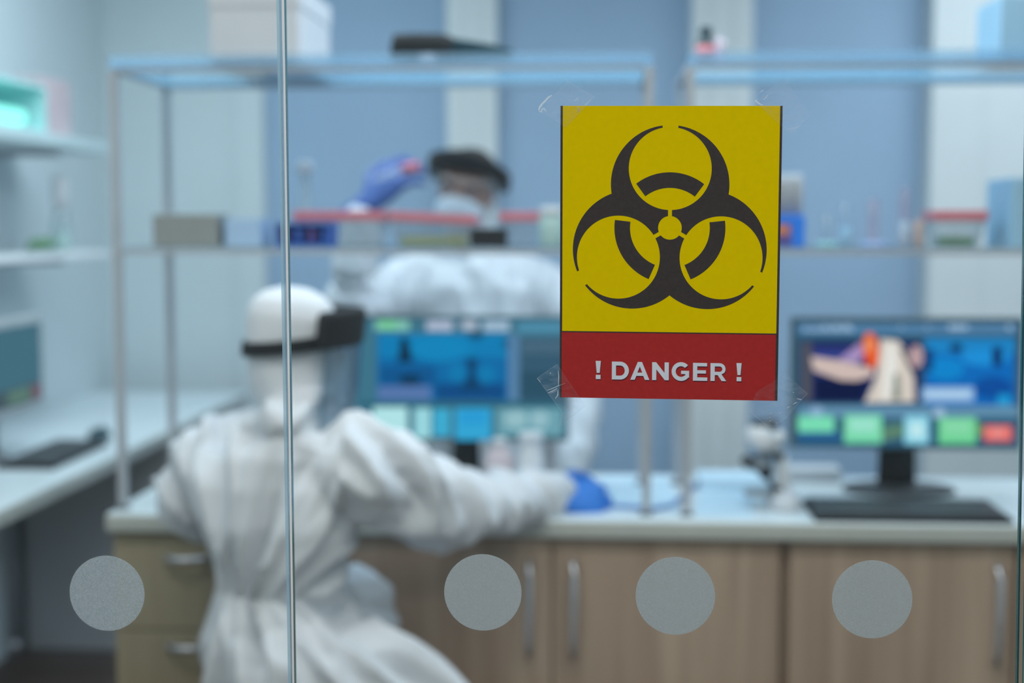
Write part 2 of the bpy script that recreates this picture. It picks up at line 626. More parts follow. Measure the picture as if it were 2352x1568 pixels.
def sym(x, y):
    X = CX + UN * x
    Yp = CY - UN * y
    return at(X - 0.006 * (Yp - CY), Yp + 0.007 * (X - CX), G)


def arc(cx, cy, r, a0, a1, n):
    return [(cx + r * math.cos(a0 + (a1 - a0) * i / n), cy + r * math.sin(a0 + (a1 - a0) * i / n)) for i in range(n + 1)]


def half_piece():
    """Right half of the bottom piece in a frame whose +y is the lobe at -30 degrees; the lobe's clockwise side."""
    E, RO, F, RI, RC = 11.0, 15.0, 15.0, 10.5, 3.0
    ang = math.radians(-30)
    ca, sa = math.cos(ang), math.sin(ang)
    ax, ay = ca, sa                      # lobe axis
    nx, ny = sa, -ca                     # perpendicular, towards the bottom piece
    def T(u, v):
        return (ax * v + nx * u, ay * v + ny * u)
    # notch: outer circle meets x = 0 at the bottom
    ox, oy = ax * E, ay * E
    yn = oy - math.sqrt(RO * RO - ox * ox)
    pts = [(0.0, yn)]
    # local angle of notch on the outer circle
    du, dv = (0 - ox) * nx + (yn - oy) * ny, (0 - ox) * ax + (yn - oy) * ay
    a0 = math.atan2(dv, du)
    a1 = math.atan2(math.sqrt(RO * RO - 4), 2.0)
    pts += [T(u, v + E) for u, v in arc(0, 0, RO, a0, a1, 46)][1:]
    b0 = math.atan2(math.sqrt(RI * RI - 4), 2.0)
    b1 = -math.pi / 2 + math.asin(0.5 / RI)
    pts += [T(u, v + F) for u, v in arc(0, 0, RI, b0, b1, 56)]
    pts.append(T(0.5, math.sqrt(RC * RC - .25)))
    # round the centre circle to the piece's axis (0,-3)
    s = T(0.5, math.sqrt(RC * RC - .25))
    g0 = math.atan2(s[1], s[0])
    pts += arc(0, 0, RC, g0, -math.pi / 2, 12)[1:]
    return pts


hp = half_piece()
full = hp + [(-x, y) for x, y in hp[::-1]][1:-1]
b = BM()
for k in range(3):
    t = math.radians(120 * k)
    ct, st = math.cos(t), math.sin(t)
    prism(b, [sym(x * ct - y * st, x * st + y * ct) for x, y in full], SY - 0.0002, SY - 0.0001)
# the ring, seen inside the three cut circles
R0, R1, RK, FK = 10.1, 14.05, 9.45, 15.0
for k in range(3):
    t = math.radians(90 + 120 * k)
    def lim(r):
        return math.acos((r * r + FK * FK - RK * RK) / (2 * r * FK))
    a_in, a_out = lim(R0), lim(R1)
    pts = arc(0, 0, R1, t - a_out, t + a_out, 32) + arc(0, 0, R0, t + a_in, t - a_in, 28)
    prism(b, [sym(x, y) for x, y in pts], SY - 0.0002, SY - 0.0001)
obj('biohazard_symbol', b, M_ink, sign)['label'] = 'black biohazard symbol'

# lettering, drawn on a grid of picture units with its baseline following the sheet
def letter_D(x, w, h, s):
    r = h / 2
    o = [(x, 0), (x + w - r * 0.98, 0)] + [(x + w - r * .98 + r * .98 * math.sin(a), r - r * math.cos(a)) for a in [math.pi * i / 20 for i in range(1, 20)]] + [(x + w - r * .98, h), (x, h)]
    ri = r - s * 0.93
    i_ = [(x + s, s * .93), (x + w - r * .98, s * .93)] + [(x + w - r * .98 + (r * .98 - s) * math.sin(a), r - ri * math.cos(a)) for a in [math.pi * i / 20 for i in range(1, 20)]] + [(x + w - r * .98, h - s * .93), (x + s, h - s * .93)]
    return [(o, i_)]


def ringpoly(o, i_):
    # bridge outer outline and inner hole into one outline
    return o + [o[0]] + [i_[0]] + i_[::-1]


def letters():
    L = []
    for x, w1, w2, yo in ((1368.0, 12.2, 11.0, 0), (1691.2, 12.2, 11.0, 0)):
        c = x + 5.9
        L.append([(c - 6.0, 42), (c + 6.0, 42), (c + 3.5, 14.5), (c - 3.5, 14.5)])
        L.append([(c - 5.4, 0.3), (c + 5.4, 0.3), (c + 5.4, 10), (c - 5.4, 10)])
    h, s = 41.0, 9.6
    o, i_ = letter_D(1405.2, 39.2, h, s)[0]
    L.append(('ring', o, i_))
    # A
    x, w = 1447.6, 43.8
    L.append([(x, 0), (x + 10.2, 0), (x + 14.0, 9.0), (x + w - 14.0, 9.0), (x + w - 10.2, 0), (x + w, 0), (x + w / 2 + 4.8, h), (x + w / 2, h), (x + w / 2, 30.5), (x + w / 2 + 5.6, 16.6), (x + w / 2 - 5.6, 16.6), (x + w / 2, 30.5), (x + w / 2, h), (x + w / 2 - 4.8, h)])
    # N
    x, w = 1497.6, 38.4
    L.append([(x, 0), (x + 9.8, 0), (x + 9.8, 24.5), (x + w - 9.2, 0), (x + w, 0), (x + w, h), (x + w - 9.8, h), (x + w - 9.8, 16.5), (x + 9.2, h), (x, h)])
    # G
    cx, cy, ro, ri = 1564.0, h / 2, 21.6, 12.2
    out = [(cx + ro * math.cos(a), cy + ro * math.sin(a)) for a in [math.radians(42 + (322 - 42) * i / 36) for i in range(37)]]
    inn = [(cx + ri * math.cos(a), cy + ri * math.sin(a)) for a in [math.radians(316 - (316 - 44) * i / 30) for i in range(31)]]
    gx = cx + 18.6
    L.append(out + [(gx, 6.6), (gx, 22.4), (gx - 18.4, 22.4), (gx - 18.4, 14.8), (gx - 8.8, 14.8), (gx - 8.8, 11.0)] + inn)
    # E
    x, w = 1591.4, 33.0
    L.append([(x, 0), (x + w, 0), (x + w, 7.8), (x + 9.8, 7.8), (x + 9.8, 16.6), (x + 29.8, 16.6), (x + 29.8, 24.2), (x + 9.8, 24.2), (x + 9.8, 33.2), (x + w - .6, 33.2), (x + w - .6, h), (x, h)])
    # R
    x, w = 1631.6, 35.8
    r = 13.6
    bx = x + w - r - 1.2
    cyR = h - r
    bowl = [(bx + r * math.cos(a), cyR + r * math.sin(a)) for a in [math.radians(-38 + (90 + 38) * i / 20) for i in range(21)]]
    ri = 6.1
    hole = [(bx + ri * math.cos(a), cyR + ri * math.sin(a)) for a in [math.radians(-90 + 180 * i / 14) for i in range(15)]]
    o = [(x, 0), (x + 9.8, 0), (x + 9.8, 13.6), (x + 16.6, 13.6), (x + 25.6, 0), (x + w + .4, 0), (x + 25.4, 15.4)] + bowl + [(x, h)]
    i_ = [(x + 9.8, cyR - ri), *hole, (x + 9.8, cyR + ri)]
    L.append(('ring', o, i_))
    return L


def base_y(x):
    return 870.3 + (x - 1373) * (875.4 - 870.3) / (1697 - 1373)


def lp(x, y, dx=0.0, dy=0.0):
    return at(x - y * -0.006 + dx, base_y(x) - y + dy, G)


def add_letters(bm, y0, y1, dx, dy):
    for L in letters():
        if L and L[0] == 'ring':
            _, o, i_ = L
            oo = [Vector((p.x, p.z, 0)) for p in (lp(x, y, dx, dy) for x, y in o)]
            ii = [Vector((p.x, p.z, 0)) for p in (lp(x, y, dx, dy) for x, y in i_)]
            allp = oo + ii
            va = [bm.verts.new((p.x, y0, p.y)) for p in allp]
            for t in tessellate_polygon([oo, ii]):
                try:
                    bm.faces.new([va[i] for i in t])
                except ValueError:
                    pass
        else:
            P = [lp(x, y, dx, dy) for x, y in L]
            va = [bm.verts.new((p.x, y0, p.z)) for p in P]
            for t in tessellate_polygon([[Vector((p.x, p.z, 0)) for p in P]]):
                try:
                    bm.faces.new([va[i] for i in t])
                except ValueError:
                    pass


b = BM()
add_letters(b, SY - 0.00012, 0, 1.0, 2.6)
obj('lettering_shadow', b, M_print_shadow, sign, fix=False)['label'] = 'dark printed shadow under the lettering'
b = BM()
add_letters(b, SY - 0.00016, 0, 0, 0)
obj('lettering', b, M_print_white, sign, fix=False)['label'] = 'white lettering ! DANGER !'

# ------------------------------------------------------------------ clear tape on the sign's corners
TY = SY - 0.0006


def tape(poly, lab, creases, edges):
    b = BM()
    prism(b, [at(x, y, G) for x, y in poly], TY, TY + 0.0002)
    o = obj('clear_tape', b, M_tape)
    tag(o, lab, 'tape', 'strips of clear tape at the corners of the sign')
    for pts, w in creases:
        b = BM()
        ribbon(b, pts, w, TY - 0.0002)
        obj('crease', b, M_crease, o)
    b = BM()
    n = len(poly)
    for i, e in enumerate(edges):
        if e:
            ribbon(b, [poly[i], poly[(i + 1) % n]], e, TY - 0.00015)
    obj('tape_edge', b, M_tedge, o)
    return o


def ribbon(bm, pts, w, y):
    """thin raised strip along pts (picture positions on the glass), w wide at the middle, tapering"""
    n = len(pts)
    L, R = [], []
    for i, p in enumerate(pts):
        a = pts[max(0, i - 1)]
        c = pts[min(n - 1, i + 1)]
        dx, dy = c[0] - a[0], c[1] - a[1]
        d = math.hypot(dx, dy) or 1
        ww = w * (0.45 if i in (0, n - 1) else 1.0) / 2
        L.append(at(p[0] - dy / d * ww, p[1] + dx / d * ww, G))
        R.append(at(p[0] + dy / d * ww, p[1] - dx / d * ww, G))
    prism(bm, L + R[::-1], y, y + 0.0001)


def cr(crop, scale, ox, oy):
    return [(x / scale + ox, y / scale + oy) for x, y in crop]


tape([(1237, 254), (1303, 186), (1366, 223), (1300, 292)], 'clear tape over the top left corner of the sign',
     [(cr([(230, 960), (250, 880), (330, 770), (420, 680), (520, 570), (620, 510)], 13.07, 1220, 180), 4.2),
      (cr([(230, 980), (300, 1010), (340, 920), (400, 910), (440, 990)], 13.07, 1220, 180), 3.2),
      (cr([(1290, 690), (1350, 630), (1420, 570)], 13.07, 1220, 180), 1.4),
      (cr([(1350, 670), (1440, 640)], 13.07, 1220, 180), 1.6),
      (cr([(1400, 860), (1430, 940), (1400, 1020)], 13.07, 1220, 180), 4.0),
      (cr([(1580, 830), (1700, 730), (1840, 580)], 13.07, 1220, 180), 1.4)], (0, 0.8, 0.8, 0.8))
tape([(1733, 233), (1800, 178), (1862, 262), (1815, 308)], 'clear tape over the top right corner of the sign',
     [(cr([(150, 590), (210, 610), (290, 670), (370, 690)], 11.2, 1720, 180), 3.4),
      (cr([(160, 590), (200, 550)], 11.2, 1720, 180), 5.0),
      (cr([(360, 560), (440, 490), (490, 420)], 11.2, 1720, 180), 1.8),
      (cr([(540, 400), (570, 380)], 11.2, 1720, 180), 1.6),
      (cr([(270, 380), (330, 320), (380, 300)], 11.2, 1720, 180), 1.6),
      (cr([(990, 1300), (1200, 1280), (1330, 1220)], 11.2, 1720, 180), 1.3),
      (cr([(1090, 1390), (1200, 1370)], 11.2, 1720, 180), 1.6)], (0, 0, 0.7, 0.7))
tape([(1234, 868), (1279, 836), (1344, 932), (1300, 966), (1284, 978), (1291, 946)], 'clear tape over the bottom left corner of the sign',
     [(cr([(360, 745), (480, 700), (610, 640), (770, 585)], 9.8, 1220, 820), 1.5),
      (cr([(380, 800), (480, 760), (590, 700)], 9.8, 1220, 820), 2.4),
      (cr([(430, 815), (590, 745)], 9.8, 1220, 820), 1.4),
      (cr([(610, 290), (622, 450), (612, 640)], 9.8, 1220, 820), 2.0),  # highlight along the sheet's border, painted as a milky strip
      (cr([(605, 730), (600, 850), (545, 930)], 9.8, 1220, 820), 2.4),
      (cr([(145, 480), (210, 560)], 9.8, 1220, 820), 2.0),
      (cr([(425, 370), (450, 350)], 9.8, 1220, 820), 3.0)], (1.0, 1.0, 1.0, 1.0, 1.0, 1.3))
tape([(1802, 858), (1854, 903), (1841, 917), (1809, 955), (1786, 976), (1763, 979), (1720, 943), (1736, 900)], 'clear tape over the bottom right corner of the sign',
     [(cr([(1180, 865), (1230, 835), (1280, 815)], 9.8, 1700, 840), 1.6),
      (cr([(1050, 945), (1110, 910)], 9.8, 1700, 840), 2.0),
      (cr([(870, 1070), (940, 1030)], 9.8, 1700, 840), 2.0),
      (cr([(650, 1085), (710, 1050)], 9.8, 1700, 840), 2.0),
      (cr([(660, 1165), (690, 1145)], 9.8, 1700, 840), 1.6),
      (cr([(650, 1245), (700, 1215)], 9.8, 1700, 840), 1.6),
      (cr([(800, 1285), (830, 1275)], 9.8, 1700, 840), 2.0),
      (cr([(1280, 735), (1380, 760)], 9.8, 1700, 840), 3.2),
      (cr([(1180, 585), (1210, 600)], 9.8, 1700, 840), 2.6)], (0.9, 1.1, 0.6, 0.6, 1.0, 1.2, 0, 0))

# ------------------------------------------------------------------ the central worktop and its cabinets
ZT = 0.78
WF, WB = 3.05, 3.64
WXL = at(240, 1195, WF).x
WXR = 1.75
b = BM()
box(b, (WXL, WF, ZT - 0.042), (WXR, WB, ZT))
for f in b.faces:
    n = f.calc_center_median()
    if abs(n.z - ZT) > 0.001:
        f.material_index = 1
wt = obj('worktop', b, [M_top, M_topedge], bevel=0.008)
tag(wt, 'long pale worktop of the middle bench, with rounded front edge', 'worktop')


def bar_handle(bm, p0, p1, stand=0.03, r=0.0065):
    p0, p1 = Vector(p0), Vector(p1)
    d = (p1 - p0).normalized()
    out = Vector((0, -stand, 0))
    pts = [p0, p0 + out * 0.7 + d * 0.006, p0 + out + d * 0.03, (p0 + p1) / 2 + out * 1.12, p1 + out - d * 0.03, p1 + out * 0.7 - d * 0.006, p1]
    tube(bm, pts, [r * 1.1, r * 1.15, r * 1.2, r * 1.2, r * 1.2, r * 1.15, r * 1.1], 12)


CF = WF + 0.025          # face of the doors
CZ0, CZ1 = 0.09, ZT - 0.046


def cx_(px):
    return at(px, 1380, CF).x


def cabinet(name, px0, px1, label, doors, mdoor, group):
    x0, x1 = cx_(px0), cx_(px1)
    t = thing(name, ((x0 + x1) / 2, (CF + WB) / 2, 0), label, 'cabinet', group)
    b = BM()
    box(b, (x0 + .001, CF + .02, CZ0), (x1 - .001, WB - .02, CZ1))
    obj('carcass', b, mdoor, t)
    b = BM()
    box(b, (x0 + .001, CF + .06, 0), (x1 - .001, WB - .06, CZ0))
    obj('plinth', b, M_plinth, t)
    for kind, d0, d1, z0, z1, hp0, hp1 in doors:
        b = BM()
        box(b, (cx_(d0) + .002, CF, z0), (cx_(d1) - .002, CF + .019, z1))
        d = obj('drawer' if kind == 'drawer' else 'door', b, mdoor, t, bevel=0.002)
        if hp0:
            b = BM()
            bar_handle(b, hp0, hp1)
            obj('handle', b, M_alu, d)['label'] = 'curved metal bar handle'
    return t


def hz(px, y0, y1):
    a, c = at(px, y0, CF), at(px, y1, CF)
    return (a.x, CF, a.z), (a.x, CF, c.z)


h1, h2, h3 = hz(1217, 1288, 1497), hz(1319, 1288, 1500), hz(2290, 1296, 1520)
zt_, zm_, zb_ = CZ1 - .002, 0.44, CZ0 + .004
cabinet('cabinet', 760, 1795, 'oak cabinet with two doors and a pair of bar handles below the danger sign',
        [('door', 760, 1268, zb_, zt_, *h1), ('door', 1268, 1794, zb_, zt_, *h2)], M_wood, 'oak cabinets under the middle worktop')
cabinet('cabinet', 1797, 2860, 'oak cabinet under the right monitor and keyboard, with bar handle at the right',
        [('door', 1810, 2330, zb_, zt_, *h3), ('door', 2334, 2858, zb_, zt_, *hz(2385, 1296, 1520))], M_wood, 'oak cabinets under the middle worktop')
x0d, x1d = 262, 620
zz = [CZ1 - .002, 0.565, 0.375, 0.185, CZ0 + .002]
dr = []
for i, (yy) in enumerate((1278, 1480, None)):
    za, zb2 = [(zt_, 0.515), (0.511, 0.305), (0.301, zb_)][i]
    zh = (at(425, yy, CF).z if yy else 0.26)
    xh0, xh1 = cx_(385), cx_(480)
    dr.append(('drawer', x0d, x1d, zb2, za, (xh0, CF, zh), (xh1, CF, zh)))
cabinet('drawer_cabinet', x0d, x1d, 'olive oak drawer unit at the left end of the middle bench', dr, M_wood_olive, 'oak cabinets under the middle worktop')
# open leg space behind the seated person, closed by a back panel
one = one_box('modesty_panel', (cx_(622), WB - .06, 0.0), (cx_(758), WB - .04, CZ1), M_wood_olive)
tag(one, 'oak back panel closing the leg space behind the seated person', 'panel')

# ------------------------------------------------------------------ shelf units standing on the worktop
SF, SB = 3.12, 3.50
Z_TOP = at(880, 152, SF).z
Z_MID = at(1300, 574, SF).z
PT = 0.018


def shelf_unit(px_l, px_r, label, xr=None):
    xl = at(px_l, 400, SF).x
    xr = at(px_r, 400, SF).x if xr is None else xr
    t = thing('shelf_unit', ((xl + xr) / 2, (SF + SB) / 2, ZT), label, 'shelf', 'glass shelf units on the worktop')
    for x in (xl, xr):
        for y in (SF, SB):
            b = BM()
            box(b, (x - PT / 2, y - PT / 2, ZT + .006), (x + PT / 2, y + PT / 2, Z_TOP - .004))
            p = obj('post', b, M_alu_dull, t, bevel=0.002)
            b = BM()
            lathe(b, (x, y, ZT), [(.016, 0), (.016, .004), (.010, .007)], 16)
            obj('foot', b, M_dark, p)
    for z, nm in ((Z_TOP, 'top_frame'), (Z_MID, 'middle_frame')):
        b = BM()
        h = 0.010
        for y in (SF, SB):
            box(b, (xl + PT / 2, y - PT / 2, z - h), (xr - PT / 2, y + PT / 2, z))
        for x in (xl, xr):
            box(b, (x - PT / 2 + .001, SF + PT / 2, z - h), (x + PT / 2 - .001, SB - PT / 2, z))
        obj(nm, b, M_alu_dull, t, bevel=0.001)
    b = BM()
    box(b, (xl - .006, SF - .008, Z_TOP), (xr + .006, SB + .008, Z_TOP + .008))
    top = obj('glass_shelf', b, M_shelf_top, t)
    top['label'] = 'top shelf of glass, blue reflection put into its tint'
    b = BM()
    box(b, (xl - .006, SF - .012, Z_TOP), (xr + .006, SF - .008, Z_TOP + .026))
    obj('shelf_lip', b, M_lip, t)['label'] = 'pale blue front lip'
    b = BM()
    box(b, (xl + .002, SF - .004, Z_MID), (xr - .002, SB + .004, Z_MID + .006))
    obj('glass_shelf', b, M_shelf_glass, t)
    return t


shelf_unit(266, 1490, 'grey framed glass shelf unit left of the gap behind the sign')
shelf_unit(1584, 0, 'grey framed glass shelf unit above the right monitor', xr=1.55)
ZTS = Z_TOP + 0.008      # things stand on these
ZMS = Z_MID + 0.006


def span(px0, px1, Y):
    return at(px0, 500, Y).x, at(px1, 500, Y).x


# white carton on the top shelf
x0, x1 = span(488, 692, SF + .01)
b = BM()
zt = at(600, -40, SF).z
box(b, (x0, SF + .01, ZTS), (x1, SB - .01, zt))
bx = obj('storage_box', b, M_boxwhite, bevel=0.004)
tag(bx, 'large white carton at the left end of the top glass shelf', 'box')
b = BM()
box(b, (x0 - .003, SF + .007, zt - .05), (x1 + .003, SB - .007, zt + .002))
obj('box_lid', b, M_boxwhite, bx, bevel=0.003)

# black instrument lying on the top shelf
YI = SF + .06
t = thing('handheld_instrument', at(1000, 130, YI), 'black tapered handheld instrument lying on the top glass shelf', 'instrument')
def zz_(px, py, Y):
    return at(px, py, Y)
b = BM()
cz = ZTS + .022
xa = at(905, 120, YI).x; xb = at(1040, 120, YI).x; xc = at(1170, 120, YI).x
loft(b, [(Vector((x, YI, ZTS + hh + .001)), Vector((0, w, 0)), Vector((0, 0, hh))) for x, w, hh in
         ((xa - .006, .014, .024), (xa, .028, .034), (xa + .05, .032, .035), (xb - .02, .031, .034), (xb, .027, .030))], 18)
obj('body', b, M_foam, t)
b = BM()
loft(b, [(Vector((x, YI, ZTS + hh + .001)), Vector((0, w, 0)), Vector((0, 0, hh))) for x, w, hh in
         ((xb, .025, .029), (xb + .04, .022, .026), (xc - .03, .017, .021), (xc + .005, .010, .016))], 16)
obj('nozzle', b, mat('matt_teal_plastic', (0.006, 0.03, 0.042, 1), 0.85, spec=0.15), t)
b = BM()
xm = at(985, 120, YI).x
loft(b, [(Vector((xm, YI - .024, ZTS + .014)), Vector((.020, 0, 0)), Vector((0, 0, .010))), (Vector((xm, YI - .030, ZTS + .014)), Vector((.018, 0, 0)), Vector((0, 0, .009)))], 16)
obj('display', b, M_pinkwhite, t)['label'] = 'pale display window'

# dark bottle with red label and clear cup on the right unit
YK = SF + .07
xk = at(1621, 100, YK).x
t = thing('reagent_bottle', (xk, YK, ZTS), 'small dark teal bottle with reddish label on the right top shelf', 'bottle')
b = BM()
hgt = at(1625, 62, YK).z - ZTS
lathe(b, (xk, YK, ZTS), [(.019, 0), (.021, .004), (.021, hgt * .55), (.014, hgt * .72), (.010, hgt * .78)], 20)
obj('bottle_body', b, M_teal_dark, t)
b = BM()
lathe(b, (xk, YK, ZTS + hgt * .78), [(.014, 0), (.014, hgt * .2), (.012, hgt * .22)], 20)
obj('cap', b, M_teal_dark, t)
b = BM()
lathe(b, (xk, YK, ZTS + hgt * .12), [(.0214, 0), (.0214, hgt * .36)], 20)
obj('bottle_label', b, M_redlid, t)
xk2 = at(1651, 100, YK).x
b = BM()
lathe(b, (xk2, YK - .01, ZTS), [(.010, 0), (.012, .002), (.014, .055), (.0125, .055), (.010, .005)], 20)
tag(obj('glass_beaker', b, M_pinkglass), 'small clear cup standing beside the dark teal bottle', 'cup')

# light blue cartons at the right
x0, x1 = span(2286, 2470, SF + .05)
b = BM(); box(b, (x0, SF + .05, ZTS), (x1, SF + .25, at(2300, -20, SF).z))
tag(obj('storage_box', b, M_lightblue, bevel=0.003), 'light blue carton at the right end of the top shelf', 'box', 'light blue cartons on the right shelf unit')
x0, x1 = span(2322, 2470, SF + .05)
b = BM(); box(b, (x0, SF + .05, ZMS), (x1, SF + .25, at(2330, 408, SF + .05).z))
tag(obj('storage_box', b, M_lightblue, bevel=0.003), 'light blue carton at the right end of the middle shelf', 'box', 'light blue cartons on the right shelf unit')

# middle shelf, left unit
YS = SF + .08
def shelf_box(name, px0, px1, pytop, m, lab, cat, Y=None, dep=.10, bevel=.003, group=None):
    Y = YS if Y is None else Y
    x0, x1 = span(px0, px1, Y)
    b = BM(); box(b, (x0, Y, ZMS), (x1, Y + dep, at((px0 + px1) / 2, pytop, Y).z))
    return tag(obj(name, b, m, bevel=bevel), lab, cat, group)


g = shelf_box('storage_box', 350, 500, 492, M_boxgrey, 'small grey box at the left end of the middle shelf', 'box')
pb = shelf_box('wipe_packet', 516, 600, 502, mat('pale_blue_card', (0.40, 0.56, 0.76, 1), .6), 'pale blue packet between the grey box and the blue rack', 'packet')

# blue tube rack
x0, x1 = span(632, 762, YS)
zr = at(690, 512, YS).z
t = thing('tube_rack', ((x0 + x1) / 2, YS + .04, ZMS), 'blue tube rack on the middle shelf, behind the glass joint', 'rack')
b = BM(); box(b, (x0, YS, ZMS), (x1, YS + .08, ZMS + .006)); box(b, (x0, YS, ZMS + .006), (x0 + .005, YS + .08, zr - .005)); box(b, (x1 - .005, YS, ZMS + .006), (x1, YS + .08, zr - .005)); box(b, (x0, YS, zr - .005), (x1, YS + .08, zr)); box(b, (x0 + .005, YS + .06, ZMS + .006), (x1 - .005, YS + .075, zr - .005))
obj('rack_frame', b, M_blue, t, bevel=.001)
for i in range(4):
    for j in range(2):
        xx = x0 + .018 + i * (x1 - x0 - .036) / 3
        b = BM(); lathe(b, (xx, YS + .018 + .026 * j, ZMS + .0065), [(.006, 0), (.0075, .006), (.0075, zr - ZMS - .012)], 12)
        obj('tube', b, M_blue if (i + j) % 2 else M_purple, t)

# white conical flask behind the rack
def flask(px, Y, top, rb, rt, m, lab, cap=None, neck=.55, name='conical_flask'):
    x = at(px, 500, Y).x
    h = at(px, top, Y).z - ZMS
    t = thing(name, (x, Y, ZMS), lab, 'flask')
    b = BM(); lathe(b, (x, Y, ZMS), [(rb * .9, 0), (rb, .004), (rb * .98, .012), (rt, h * neck), (rt, h * .95), (rt * 1.25, h * .96), (rt * 1.25, h)], 20)
    obj('flask_body', b, m, t)
    if cap:
        b = BM(); lathe(b, (x, Y, ZMS + h), [(rt * 1.3, 0), (rt * 1.3, .02), (rt, .024)], 16); obj('stopper', b, cap, t)
    return t


flask(702, SF + .32, 392, .036, .014, M_clearplastic, 'tall milky conical flask behind the blue rack', cap=M_white)


def lid_box(px0, px1, ylid0, ylid1, Y, lab, tilt=0.0, fill=None, dep=.12):
    x0, x1 = span(px0, px1, Y)
    z0, z1 = at((px0 + px1) / 2, ylid1, Y).z, at((px0 + px1) / 2, ylid0, Y).z
    t = thing('sample_container', ((x0 + x1) / 2, Y + dep / 2, ZMS), lab, 'container', 'clear containers with red lids on the middle shelf')
    ins = .010
    b = BM()
    v0 = [(x0 + ins * 1.6, Y + ins * 1.6), (x1 - ins * 1.6, Y + ins * 1.6), (x1 - ins * 1.6, Y + dep - ins * 1.6), (x0 + ins * 1.6, Y + dep - ins * 1.6)]
    v1 = [(x0 + ins * .4, Y + ins * .4), (x1 - ins * .4, Y + ins * .4), (x1 - ins * .4, Y + dep - ins * .4), (x0 + ins * .4, Y + dep - ins * .4)]
    lo = [b.verts.new((x, y, ZMS)) for x, y in v0]
    hi = [b.verts.new((x, y, z0 - tilt * abs(.0))) for x, y in v1]
    b.faces.new(lo[::-1])
    for i in range(4):
        b.faces.new((lo[i], lo[(i + 1) % 4], hi[(i + 1) % 4], hi[i]))
    obj('container_body', b, M_clearplastic, t, bevel=.004)
    b = BM(); box(b, (x0, Y, z0), (x1, Y + dep, z1))
    if tilt:
        for v in b.verts:
            v.co.z -= tilt * (v.co.x - x0)
    obj('lid', b, M_redlid, t, bevel=.004)
    if fill:
        b = BM(); box(b, (x0 + .024, Y + .024, ZMS + .002), (x1 - .024, Y + dep - .024, ZMS + .022))
        obj('contents', b, fill, t, bevel=.006)
    return t


lid_box(672, 884, 484, 507, YS + .085, 'clear container with red lid behind the blue rack', fill=None)
lid_box(893, 1092, 484, 506, YS + .04, 'clear container with slightly tilted red lid, below the raised blue glove', tilt=0.05, fill=M_yellowgreen)
lid_box(1146, 1242, 486, 508, YS + .10, 'small clear container with red lid left of the sign')
lid_box(2146, 2272, 483, 507, YS, 'clear container with red lid and greenish contents, alone on the right unit', fill=M_green)
# black clip box and pale jar
shelf_box('timer', 1080, 1164, 524, M_black, 'small black timer on the middle shelf, below the standing person', 'timer', Y=SF + .02, dep=.04)
xj = at(1268, 500, YS).x
t = thing('sample_jar', (xj, YS + .03, ZMS), 'pale green jar at the left edge of the sign', 'jar')
b = BM(); lathe(b, (xj, YS + .03, ZMS), [(.028, 0), (.031, .004), (.031, .062), (.026, .07)], 20); obj('jar_body', b, M_liquid, t)
b = BM(); lathe(b, (xj, YS + .03, ZMS + .07), [(.029, 0), (.029, .018), (.027, .02)], 20); obj('jar_lid', b, M_white, t)

# right unit: tip box, vials
x0, x1 = span(1745, 1850, YS)
t = thing('pipette_tip_box', ((x0 + x1) / 2, YS + .04, ZMS), 'blue tip box with white pipette tips, at the right edge of the sign', 'box')
zb1 = at(1800, 495, YS).z
b = BM(); box(b, (x0, YS, ZMS), (x1, YS + .08, zb1)); obj('tray', b, M_blue2, t, bevel=.004)
b = BM(); box(b, (x0 + .01, YS - .002, ZMS + .004), (x1 - .03, YS, zb1 - .018)); obj('tray_label', b, M_purple, t)
b = BM(); box(b, (x0 + .03, YS - .003, ZMS + .028), (x1 - .035, YS - .002, zb1 - .022)); obj('tray_label', b, M_orange, t)
zt2 = at(1825, 398, YS).z
for i in range(4):
    for j in range(2):
        xx = x0 + .014 + i * (x1 - x0 - .028) / 3
        b = BM(); lathe(b, (xx, YS + .022 + .034 * j, zb1), [(.011, 0), (.0115, (zt2 - zb1) * .8), (.010, (zt2 - zb1))], 14)
        obj('tip', b, M_boxwhite, t)


def vial(px, top, r, m, lab, cap=None, Y=YS + .05, liquid=None):
    x = at(px, 500, Y).x
    h = at(px, top, Y).z - ZMS
    t = thing('test_tube' if h > .09 else 'vial', (x, Y, ZMS), lab, 'vial', 'glass vials on the right middle shelf')
    b = BM(); lathe(b, (x, Y, ZMS), [(r * .8, 0), (r, .003), (r, h * .9), (r * .9, h * .92), (r * .95, h)], 18); obj('vial_body', b, m, t)
    if cap:
        b = BM(); lathe(b, (x, Y, ZMS + h), [(r * .85, 0), (r * .85, .014), (r * .7, .016)], 16); obj('cap', b, cap, t)
    if liquid:
        b = BM(); lathe(b, (x, Y, ZMS + .0015), [(r * .7, 0), (r * .85, .003), (r * .85, h * .42)], 16); obj('liquid', b, liquid, t)
    return t


vial(1900, 492, .012, M_clearplastic, 'short milky vial next to the blue tip box')
vial(1943, 462, .014, M_vial, 'vial holding pale blue liquid, second from the blue tip box', liquid=mat('pale_blue_liquid', (0.45, 0.68, 0.82, 1), .3))
vial(2006, 455, .014, M_pinkglass, 'pinkish clear tube, in the middle of the row of vials')
vial(2078, 430, .013, M_pinkglass, 'tallest clear tube, with a glint painted as pale fill at its foot', liquid=mat('painted_glint', (0.62, 0.85, 0.92, 1), .1))  # pale fill stands in for the bright glint in the glass
vial(2110, 505, .010, mat('peach_plastic', (0.62, 0.45, 0.38, 1), .5), 'short peach vial beside the tallest tube')
